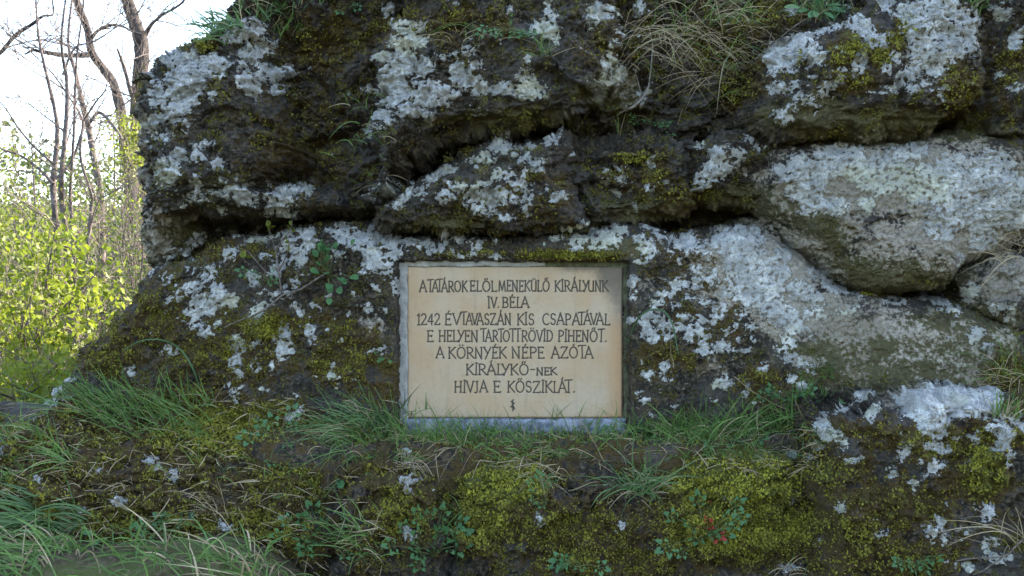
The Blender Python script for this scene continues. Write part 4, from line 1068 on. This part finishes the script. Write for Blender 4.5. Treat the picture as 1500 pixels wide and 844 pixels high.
tuft(800, 700, "hanging tangle of bleached dry roots and straw below the plaque", 3, .10, (-.6, -.5), .5, .004, GRASS, 46, (9, 5), .9, 13, up=.1)
tuft(935, 720, "star-shaped green tuft with dry skirts on the boulder under the plaque", 52, .19, (-.25, .25), .75, .0055, GRASS_B, 34, (12, 8), .55, 14)
tuft(905, 672, "thin green tuft behind the star-shaped one", 26, .14, (-.2, .3), .6, .004, GRASS, 10, (12, 5), .5, 15)
tuft(1278, 672, "small dark tuft with arched blades on the right boulder", 9, .15, (-.35, .7), .2, .004, GRASS_B, 8, (4, 3), .45, 16)
tuft(1472, 612, "green and bleached tuft on the right boulder's top edge", 22, .10, (.1, .8), .35, .005, GRASS, 28, (10, 4), .35, 17)
tuft(1200, 610, "leafy bright green tuft at the foot of the pale slab", 34, .13, (.0, .8), .4, .006, GRASS, 4, (9, 5), .3, 18)
tuft(1150, 640, "green tuft on the ledge left of the right boulder", 60, .15, (.1, .6), .55, .005, GRASS, 14, (22, 7), .4, 19)
tuft(1060, 640, "grass tuft on the middle of the ledge right of the plaque", 80, .16, (.0, .55), .55, .005, GRASS, 16, (30, 7), .4, 20)
tuft(975, 645, "low grass tuft on the ledge just right of the plaque", 70, .13, (.0, .5), .6, .005, GRASS, 16, (28, 7), .4, 21)
tuft(700, 652, "short grass growing along the ledge under the plaque's left half", 110, .12, (.0, .7), .45, .004, GRASS, 30, (36, 5), .35, 22)
tuft(640, 650, "taller grass in front of the plaque's lower left part", 60, .15, (-.1, .8), .4, .0045, GRASS, 22, (22, 5), .3, 23)
tuft(860, 640, "sparse grass and dry stalks in front of the plaque's lower right part", 50, .12, (.05, .8), .4, .0035, GRASS, 40, (28, 5), .25, 24)
tuft(760, 660, "thin grass and moss fringe at the ledge's middle", 36, .07, (.0, .6), .5, .0035, GRASS, 30, (34, 4), .4, 25)
tuft(730, 662, "fresh green grass spilling over the ledge at the middle under the plaque", 110, .10, (-.1, .3), .7, .0045, GRASS, 40, (60, 9), .6, 67)
tuft(1000, 668, "fresh green grass spilling over the ledge right of the plaque", 110, .11, (.0, .35), .7, .0045, GRASS, 50, (60, 9), .6, 68)
tuft(600, 655, "soft green grass over the top of the spotted boulder, below the plaque's left corner", 60, .09, (-.2, .3), .7, .004, GRASS, 30, (30, 7), .6, 69)
tuft(820, 655, "low green grass fringe on the ledge below the plaque's right half", 90, .10, (.0, .6), .6, .004, GRASS, 50, (60, 7), .4, 61)
tuft(690, 668, "matted dry thatch hanging over the ledge under the plaque's left half", 20, .10, (.0, .0), .9, .003, GRASS, 110, (50, 7), .8, 62, up=.2)
tuft(900, 672, "matted dry thatch over the ledge under the plaque's right corner", 40, .10, (.0, .2), .9, .0035, GRASS, 70, (50, 8), .7, 63, up=.3)
tuft(555, 650, "thick green grass spilling over the spotted boulder", 60, .14, (-.3, .2), .6, .0045, GRASS, 30, (30, 8), .6, 64)
tuft(400, 690, "scattered thin blades on the lower left bank", 24, .12, (-.3, .3), .6, .003, GRASS, 16, (60, 26), .6, 65)
tuft(180, 720, "scattered grass and stalks on the far left bank", 30, .12, (-.4, .3), .6, .0035, GRASS, 26, (60, 24), .6, 66)
tuft(1080, 672, "trailing grass and dry bents over the lip of the ledge", 40, .12, (.1, .2), .8, .004, GRASS, 60, (50, 6), .6, 26)
tuft(428, 46, "spiky green tuft on the upper left block's shoulder", 40, .13, (.1, .7), .5, .005, GRASS, 22, (9, 7), .35, 27)
tuft(400, 22, "dense green grass on top of the upper left block", 70, .14, (.1, .4), .7, .005, GRASS_B, 14, (24, 9), .45, 28)
tuft(330, 45, "pale green leafy tuft hanging over the left silhouette", 46, .12, (-.7, .1), .35, .007, GRASS_B, 8, (16, 8), .5, 29)
tuft(995, 60, "large dry straw-coloured grass clump falling over the gully", 14, .26, (.1, -.1), .75, .004, GRASS, 105, (30, 24), 1.0, 30)
tuft(1050, 30, "upper part of the dry grass clump, leaning right", 13, .22, (.5, .1), .5, .004, GRASS, 64, (24, 18), .8, 31)
tuft(1090, 90, "tangle of thin dry stems between the gully and the pale block", 14, .18, (.0, -.2), .8, .003, GRASS, 60, (24, 24), 1.0, 32)
tuft(1200, 24, "broad-leaved green tuft on the ledge above the pale block", 40, .13, (-.1, .6), .6, .007, GRASS_B, 14, (16, 5), .4, 33)
tuft(1436, 10, "green tuft at the top right corner of the pale block", 36, .10, (.1, .6), .6, .005, GRASS, 6, (12, 6), .4, 34)
tuft(1290, 0, "dark green tuft at the top edge above the pale block", 30, .09, (.1, .4), .6, .004, GRASS, 6, (20, 4), .4, 35)
tuft(800, 88, "thin green tuft on the upper middle block", 14, .12, (.0, .4), .5, .003, GRASS, 10, (5, 6), .4, 36)
tuft(910, 190, "few thin green stalks below the pale root", 10, .12, (.0, .9), .25, .003, GRASS, 4, (4, 10), .1, 37)
tuft(700, 55, "tuft of brown fallen stalks on the upper middle block", 6, .16, (-.5, .1), .6, .003, GRASS, 18, (22, 8), .7, 38)
tuft(1490, 370, "bleached dry grass hanging in from the right edge", 0, .20, (-.7, -.1), .4, .005, GRASS, 34, (10, 18), .6, 39)
tuft(1485, 560, "long dry and green blades at the right edge above the boulder", 16, .20, (-.6, .1), .4, .004, GRASS, 30, (14, 14), .5, 40)
tuft(985, 540, "single tall dry stalk on the rock right of the plaque", 0, .18, (-.1, 1.2), .05, .005, GRASS, 2, (1, 1), .05, 41)
tuft(30, 640, "weak grass on the rock shoulder at the left edge", 40, .10, (-.3, .4), .5, .004, GRASS, 24, (24, 10), .4, 42)
tuft(560, 210, "dark hanging grass in the hollow", 16, .10, (-.3, -.1), .5, .004, GRASS, 12, (16, 40), .7, 43)
tuft(1490, 800, "dry twiggy stalks in the lower right corner", 0, .24, (-.7, .1), .35, .005, GRASS, 18, (14, 10), .4, 44)
tuft(1145, 840, "curled dry straw at the bottom edge of the mossy boulder", 2, .12, (.2, .4), .5, .004, GRASS, 18, (8, 5), .6, 45)
tuft(660, 790, "grass in the cleft between the spotted boulder and the mossy boulder", 26, .14, (-.3, .5), .4, .005, GRASS, 6, (10, 18), .5, 46)
tuft(535, 800, "grass blades in front of the spotted boulder's left side", 30, .15, (-.5, .3), .5, .005, GRASS, 10, (20, 16), .5, 47)

# grass at the foot of the left bank: nobody could count it
def foot_grass():
    rs = np.random.RandomState(5)
    n = 3600
    x = rs.uniform(-2.3, -.25, n); y = rs.uniform(2.55, 3.16, n)
    dens = sstep(-.35, -.75, x) * (.22 + .78 * sstep(-.05, .35, gnoise(x * 4.5, y * 5, 4)))
    k = rs.rand(n) < dens; x, y = x[k], y[k]; n = len(x)
    root = np.stack([x, y, ground_h(x, y) - .005], 1)
    d = np.stack([rs.normal(-.35, .5, n), rs.normal(-.15, .35, n), np.abs(rs.normal(.8, .3, n))], 1); d /= np.linalg.norm(d, axis=1, keepdims=True)
    b = np.stack([d[:, 0] * .4, rs.normal(0, .1, n), -np.abs(rs.normal(.5, .2, n))], 1)
    gsel = rs.rand(n) < .78
    for nm, s_, mt in (("meadow_grass", gsel, GRASS), ("dry_grass", ~gsel, DRY)):
        m = s_.sum()
        V, F, T_ = blades_mesh(root[s_], d[s_], rs.uniform(.07, .24, m), rs.uniform(.003, .007, m), b[s_], rs.rand(m))
        tag(mesh_obj(nm, V, F, mt, None, True, dict(tone=T_)), kind="stuff")
foot_grass()

def litter():
    rs = np.random.RandomState(9)
    n = 42000
    px = rs.uniform(-10, 1200, n); py = rs.uniform(560, 850, n)
    band = np.where(px > 560, (py > 628) & (py < 690), (py > 585) & (py < 850)) * (rs.rand(n) < np.where(px > 560, .6, .10))
    k = (band > 0) & (gnoise(px / 30, py / 18, 55) > -.05) & ~((px > 590) & (px < 915) & (py < 640))
    px, py = px[k], py[k]; n = len(px)
    root = np.array([list(surf(a, b, .006)) for a, b in zip(px, py)])
    d = np.stack([rs.normal(0, 1, n), rs.normal(-.25, .3, n), rs.normal(0, .30, n)], 1); d /= np.linalg.norm(d, axis=1, keepdims=True)
    b = np.stack([rs.normal(0, .25, n), rs.normal(0, .1, n), rs.normal(-.2, .2, n)], 1)
    V, F, T_ = blades_mesh(root, d, rs.uniform(.02, .09, n), rs.uniform(.0015, .004, n), b, rs.rand(n) * .8, 4)
    tag(mesh_obj("dry_litter", V, F, DRY, None, True, dict(tone=T_)), kind="stuff")
litter()

def ledge_grass():
    rs = np.random.RandomState(19)
    n = 7000
    px = rs.uniform(470, 1200, n); py = rs.uniform(626, 676, n)
    k = (gnoise(px / 26, py / 12, 57) > -.12) & ~((px > 590) & (px < 915) & (py < 638)) & (rs.rand(n) < .6)
    px, py = px[k], py[k]; n = len(px)
    root = np.array([list(surf(a, b, .002)) for a, b in zip(px, py)])
    d = np.stack([rs.normal(0, .55, n), rs.normal(-.35, .3, n), np.abs(rs.normal(.55, .35, n))], 1); d /= np.linalg.norm(d, axis=1, keepdims=True)
    b = np.stack([rs.normal(0, .25, n), rs.normal(0, .1, n), rs.normal(-.4, .25, n)], 1)
    V, F, T_ = blades_mesh(root, d, rs.uniform(.02, .075, n), rs.uniform(.0015, .0038, n), b, rs.rand(n), 5)
    tag(mesh_obj("ledge_grass", V, F, GRASS, None, True, dict(tone=T_)), kind="stuff")
ledge_grass()

# moss cushions: shoots sown where the moss grows, brown dead ones over the dark stone
def moss():
    rs = np.random.RandomState(11)
    n = 1100000
    px = rs.uniform(-20, 1520, n); py = rs.uniform(-5, 858, n)
    li, mo, ba, fi = fields(px, py)
    amt = mo + .35 * fbm(px / 12, py / 12, 81, 3) - .9 * np.clip(li + .1, 0, 1)
    shelf = ((py > 628) & (py < 705) & (px > 470) & (px < 1200)) | ((px < 480) & (py > 590))
    dead = (.30 + .45 * shelf) * sstep(-.1, .35, fbm(px / 30, py / 30, 83, 3)) * (li < -.15) * (ba < .25)
    plate = (px > 578) & (px < 926) & (py > 380) & (py < 640)
    k = (rs.rand(n) < np.maximum(sstep(.25, .9, amt), dead * 1.5)) & ~plate
    px, py, mo, amt = px[k], py[k], mo[k], amt[k]
    ix = np.clip((px / 2).astype(int), 1, 758); iy = np.clip((py / 2).astype(int), 1, 428)
    Y = ZB[iy, ix]; ok = Y < 20
    dzy = (ZB[iy + 1, ix] - ZB[iy - 1, ix]); dzx = (ZB[iy, ix + 1] - ZB[iy, ix - 1])
    ok &= (np.abs(dzy) < .40) & (np.abs(dzx) < .15)
    px, py, Y, mo, dzy, dzx, amt = [a[ok] for a in (px, py, Y, mo, dzy, dzx, amt)]
    pos = np.stack([(px - 750) * Y / FPX, Y + .002, EYE - (py - 422) * Y / FPX], 1)
    s = 4 * Y / FPX
    nor = np.stack([dzx / s, -np.ones_like(Y), dzy / s * -1], 1); nor /= np.linalg.norm(nor, axis=1, keepdims=True)
    m = len(Y)
    tn = np.clip(.22 * rs.rand(m) + (.95 + .5 * gnoise(px / 20, py / 16, 88)) * np.clip(amt - .2, 0, 1) * rs.rand(m) ** .8, 0, 1)
    d = rs.normal(0, 1, (m, 3)) + nor * 1.5 + np.array([0, 0, .6]); d /= np.linalg.norm(d, axis=1, keepdims=True)
    q = rs.normal(0, 1, (m, 3)); sd_ = np.cross(d, q); sd_ /= np.linalg.norm(sd_, axis=1, keepdims=True)
    L = (rs.uniform(.005, .0115, m) * (1 + .3 * np.clip(mo, 0, 1)))[:, None]
    V = np.stack([pos, pos + d * L * .55 + sd_ * L * .26, pos + d * L, pos + d * L * .5 - sd_ * L * .26], 1).reshape(-1, 3)
    k4 = np.arange(m) * 4
    print("moss shoots", m)
    tag(mesh_obj("moss", V, np.stack([k4, k4 + 1, k4 + 2, k4 + 3], 1), MOSSY, None, False, dict(tone=np.repeat(tn, 4))), kind="stuff")
moss()

# ------------------------------------------------------------------ small herbs with leaves of their own
def leaf_shape(kind):
    out = []
    if kind == 'round':
        for i in range(16):
            a = 2 * PI * i / 16; out.append((.5 + .5 * math.cos(a), .40 * math.sin(a) * (1 - .15 * math.cos(a))))
    elif kind == 'lance':
        for i in range(14):
            a = 2 * PI * i / 14; out.append((.5 + .5 * math.cos(a), .17 * math.sin(a)))
    elif kind == 'lobed':        # three leaflets, each cut into rounded lobes
        V, F = [], []
        for an, ln, ox in ((0, .62, .38), (.95, .50, .30), (-.95, .50, .30), (1.9, .30, .2), (-1.9, .30, .2)):
            ca, sa = math.cos(an), math.sin(an)
            k = len(V); m = 26
            pts = []
            for i in range(m):
                a = 2 * PI * i / m
                r = .5 * (.62 + .30 * abs(math.cos(1.5 * a)) + .12 * math.cos(9 * a)) * (.35 if abs(a - PI) < .35 else 1)
                pts.append((.5 + r * math.cos(a), .78 * r * math.sin(a)))
            for (u, w) in [(.45, 0)] + pts:
                x = ox * ca + u * ln * ca - w * ln * sa; y = ox * sa + u * ln * sa + w * ln * ca
                V.append((x, y, .10 * abs(w) - .22 * (x * x + y * y) * .5))
            F += [(k, k + 1 + i, k + 1 + (i + 1) % m) for i in range(m)]
            k = len(V)
            V += [(0, .01, 0), (0, -.01, 0), (ox * ca + sa * .012, ox * sa - ca * .012, 0), (ox * ca - sa * .012, ox * sa + ca * .012, 0)]
            F.append((k, k + 1, k + 2, k + 3))
        return V, F
    elif kind == 'toothed':
        xs = [0, .12, .2, .3, .36, .48, .54, .66, .72, .84, 1.0]
        ws = [.02, .05, .03, .12, .05, .17, .08, .2, .1, .14, .0]
        out = [(x, w) for x, w in zip(xs, ws)] + [(x, -w) for x, w in list(zip(xs, ws))[-2:0:-1]]
    c = (.45, 0)
    V = [(c[0], 0, -.03)] + [(x, y, .18 * abs(y) - .25 * (x - .3) ** 2 * (x > .3)) for x, y in out]
    n = len(out)
    return V, [(0, 1 + i, 1 + (i + 1) % n) for i in range(n)]
LEAFM = {}
def leaf_mesh(kind, mat):
    key = (kind, mat.name)
    if key not in LEAFM:
        V, F = leaf_shape(kind)
        me = bpy.data.meshes.new("leaf_" + kind); me.from_pydata(V, [], F)
        at = me.attributes.new("tone", 'FLOAT', 'POINT')
        at.data.foreach_set("value", np.linspace(.2, .9, len(V)).astype(np.float32))
        me.polygons.foreach_set("use_smooth", np.ones(len(F), bool)); me.materials.append(mat)
        LEAFM[key] = me
    return LEAFM[key]

STEM = plain("green_stem", (.06, .09, .03), (.13, .13, .05), 60, .6, .2, .001)
DEADW = plain("dead_wood", (.06, .047, .038), (.17, .14, .11), 60, .85, .5, .002)
def herb(px, py, label, cat, kind, n, size, spread, seed, mat=None, reds=0, rise=.5, name="leafy_herb", group=None):
    """leaves on thin stalks fanning out of one root; spread in photograph pixels"""
    rnd = random.Random(seed * 13 + 1)
    c = surf(px, py)
    t = empty(name, c, label, cat, group)
    tb = Tubes()
    for i in range(n):
        qx = px + rnd.gauss(0, spread[0] * .5); qy = py - rise * spread[1] + rnd.gauss(0, spread[1] * .5)
        yy = min(surfY(qx, qy), c.y + .1) - rnd.uniform(.03, .075)
        q = P(qx, qy, yy)
        mid = c.lerp(q, .5) + Vector((0, -.015, .012))
        sp = smooth_path([c, mid, q], 3)
        tb.add(sp, .0011, 4)
        o = bpy.data.objects.new("leaf", leaf_mesh(kind, RED if i < reds else (mat or HERB)))
        COL.objects.link(o)
        d = (q - mid); d.y -= .02
        rot = Vector((d.x + rnd.gauss(0, .01), -abs(rnd.gauss(.25, .2)) * .1, d.z + rnd.gauss(-.01, .01))).to_track_quat('X', 'Z')
        o.rotation_mode = 'QUATERNION'
        nrm = Vector((rnd.gauss(0, .3), -1, rnd.gauss(.7, .3))).normalized()
        x = Vector((d.x, d.y, d.z)).normalized(); y = nrm.cross(x).normalized(); z = x.cross(y)
        from mathutils import Matrix
        o.rotation_quaternion = Matrix((x, y, z)).transposed().to_quaternion()
        s = size * rnd.uniform(.7, 1.2)
        o.scale = (s, s * rnd.uniform(.85, 1.1), s)
        o.parent = t; o.location = q - Vector(c)
    tb.build("stem", STEM, t)
    return t
HG = "small green herbs on the rock"
herb(482, 408, "round-leaved green herb left of the plaque's top corner", "plant", 'round', 20, .034, (24, 44), 1)
herb(478, 370, "young pointed shoot growing above the round-leaved herb", "plant", 'lance', 7, .046, (12, 14), 2)
herb(745, 52, "feathery green herb on the upper middle block", "plant", 'lobed', 12, .042, (36, 16), 3)
herb(960, 184, "small lobed-leaf herb below the dry grass clump", "plant", 'lobed', 9, .036, (40, 12), 4)
herb(515, 15, "tiny herb in the dark hollow near the top edge", "plant", 'lobed', 6, .034, (14, 16), 5)
herb(405, 655, "lobed-leaf herb spreading on the left bank", "plant", 'lobed', 13, .046, (56, 34), 6)
herb(415, 715, "few lobed leaves below the spreading herb, one stalk red", "plant", 'lobed', 6, .036, (26, 20), 7, reds=1)
herb(497, 700, "single pale toothed leaf left of the spotted boulder", "plant", 'toothed', 1, .11, (3, 3), 8)
herb(478, 800, "lobed-leaf herb at the bottom left of the spotted boulder", "plant", 'lobed', 14, .048, (50, 34), 9)
herb(635, 815, "bright lobed-leaf herb at the foot of the spotted boulder", "plant", 'lobed', 17, .056, (60, 44), 10)
herb(800, 740, "dark little herb behind the dry straw tangle", "plant", 'lobed', 8, .036, (34, 26), 11)
herb(840, 832, "lobed-leaf herb at the bottom edge under the plaque", "plant", 'lobed', 8, .040, (36, 10), 12)
herb(1030, 790, "herb with two red leaves on the mossy boulder", "plant", 'lobed', 18, .050, (66, 34), 13, reds=5)
herb(1195, 545, "bright feathery herb at the foot of the pale slab", "plant", 'lobed', 10, .040, (22, 14), 14, LEAF_G)
herb(1150, 588, "green lobed herb on the ledge left of the right boulder", "plant", 'lobed', 9, .046, (34, 14), 15)
herb(1235, 590, "two round grey-green leaves beside the right boulder", "plant", 'round', 3, .036, (26, 6), 16)
herb(930, 640, "flat herb leaves at the plaque's lower right corner", "plant", 'lobed', 9, .046, (50, 12), 17)
herb(1090, 650, "flat herb leaves on the ledge", "plant", 'lobed', 8, .040, (50, 8), 18)
herb(250, 790, "lobed herb in the grass at the lower left", "plant", 'lobed', 9, .044, (60, 24), 19)
herb(170, 800, "pale grey-green herb in the grass at the far lower left", "plant", 'lance', 9, .060, (40, 24), 20)
herb(1340, 830, "dark green herb at the bottom of the right boulder", "plant", 'lobed', 9, .036, (34, 12), 21)
herb(1068, 512, "thin-stalked bright sprig on the lichened rock right of the plaque", "plant", 'lance', 10, .020, (12, 40), 22, LEAF_G)
herb(385, 418, "dark small herb at the root of the dead shrub", "plant", 'lobed', 7, .034, (22, 20), 23)
herb(300, 40, "grey-green jagged leaves on the left silhouette", "plant", 'toothed', 14, .080, (40, 16), 24)
herb(1195, 20, "broad pointed leaves above the pale block", "plant", 'lance', 9, .075, (34, 10), 25)
herb(560, 525, "tiny green leaves in the niche left of the plaque", "plant", 'round', 5, .020, (12, 6), 26)
herb(850, 650, "clover-like leaves at the ledge's lip under the plaque", "plant", 'round', 8, .022, (40, 6), 27)

# leafless shrub, root and twigs
def twig_thing(name, label, cat, lines, mat, lift=.03, leaves=0, seed=1):
    rnd = random.Random(seed)
    x0, y0 = lines[0][0][:2]
    c = surf(x0, y0)
    t = empty(name, c, label, cat)
    for ln in lines:
        pts = []; rr = []
        base = surfY(ln[0][0], ln[0][1])
        for i, (x, y, r) in enumerate(ln):
            f = i / (len(ln) - 1)
            yy = min(surfY(x, y), base + .1)
            pts.append(P(x, y, yy - r * yy / FPX - lift * math.sin(PI * min(1, f * .6 + .02)) - .002)); rr.append(.72 * r * yy / FPX)
        sp = smooth_path(pts, 4)
        m = Tubes(); m.add(sp, list(np.interp(np.linspace(0, len(rr) - 1, len(sp)), range(len(rr)), rr)), 7, .12, rnd)
        m.build("branch", mat, t)
        if leaves:
            for _ in range(leaves):
                q = sp[rnd.randint(len(sp) // 2, len(sp) - 1)]
                o = bpy.data.objects.new("leaf", leaf_mesh('round', LEAF_Y)); COL.objects.link(o)
                o.rotation_euler = (rnd.uniform(0, 6), rnd.uniform(0, 6), rnd.uniform(0, 6)); s = rnd.uniform(.014, .03); o.scale = (s, s, s)
                o.parent = t; o.location = q - Vector(c)
    return t
twig_thing("young_shrub", "thin dark crooked shrub with a few yellow-green leaves on the slab left of the plaque", "shrub",
    [[(412, 425, 2.2), (408, 400, 1.9), (405, 375, 1.6), (409, 358, 1.4), (425, 338, 1.1), (428, 322, .7)],
     [(408, 398, 1.4), (418, 378, 1.2), (424, 360, 1), (420, 345, .7)], [(406, 380, 1.2), (400, 355, .9), (395, 340, .8), (391, 322, .6)],
     [(412, 420, 1.2), (395, 405, 1), (375, 382, .9), (362, 368, .7), (350, 370, .5)]], DEADW, .05, 4, 2)
twig_thing("dead_branch", "bare grey branch lying across the slab left of the plaque", "branch",
    [[(482, 398, 2), (465, 408, 2.2), (440, 424, 2.2), (415, 432, 2), (395, 448, 2), (372, 462, 2), (350, 470, 1.6), (328, 480, 1)],
     [(440, 424, 1.4), (425, 432, 1.2), (410, 444, 1), (395, 450, .8)]], DEADW, .03, 0, 3)
twig_thing("bare_root", "pale grey root coming down from the dry grass to the crevice", "root",
    [[(956, 66, 1.0), (954, 95, 1.2), (950, 125, 1.5), (942, 142, 2.4), (928, 156, 3.2), (914, 162, 2.6), (903, 170, 1.2)],
     [(940, 142, 1.4), (934, 118, 1.0), (928, 100, .6)]], plain("grey_root", (.13, .11, .09), (.28, .25, .22), 50, .85, .5, .003), .02, 0, 4)
twig_thing("fallen_twig", "long pale twig lying against the upper right block", "branch",
    [[(1100, 92, 1.2), (1135, 62, 1.5), (1165, 38, 1.6), (1195, 20, 1)]], DEADW, .02, 0, 5)
twig_thing("fallen_twig", "thin straw-coloured twig slanting on the ledge left of the right boulder", "branch",
    [[(1076, 552, 1.1), (1100, 572, 1.2), (1135, 592, 1.2), (1158, 602, .8)]], DRY, .02, 0, 6)
twig_thing("fallen_twig", "angled bleached twig in the lower right corner", "branch",
    [[(1400, 822, 1.4), (1425, 818, 1.6), (1470, 815, 1.8), (1488, 800, 1.8), (1499, 790, 1.6)], [(1470, 815, 1.2), (1440, 836, 1.2), (1425, 842, 1)]], DEADW, .03, 0, 7)
twig_thing("fallen_twig", "small dead stem on the boulder with the dry straw tangle", "branch",
    [[(905, 712, 1.3), (872, 706, 1.3), (840, 718, 1.4), (812, 722, 1.2), (790, 728, .9)]], DRY, .04, 0, 8)
twig_thing("fallen_twig", "curving dry stem from the star-shaped tuft up to the ledge", "branch",
    [[(915, 722, 1.1), (893, 692, 1.2), (866, 640, 1.1), (846, 610, .7)]], DRY, .06, 0, 9)
twig_thing("fallen_twig", "hooked twig on the ledge beside the right boulder", "branch",
    [[(1124, 655, 1.1), (1136, 640, 1.3), (1155, 632, 1.2), (1175, 628, .9)]], DEADW, .02, 0, 10)
twig_thing("arching_blade", "single long blue-green leaf arching over the rock at the plaque's right edge", "leaf",
    [[(921, 500, 1.5), (932, 470, 1.6), (950, 455, 1.7), (972, 456, 1.7), (985, 475, 1.5), (991, 505, 1.2), (994, 518, .8)]], GRASS_B, .06, 0, 11)
twig_thing("arching_blade", "long dark leaf arching over the left flank", "leaf",
    [[(292, 566, 1.6), (280, 535, 1.7), (262, 510, 1.7), (235, 498, 1.6), (205, 500, 1.3), (180, 514, .8)]], GRASS_B, .08, 0, 12)
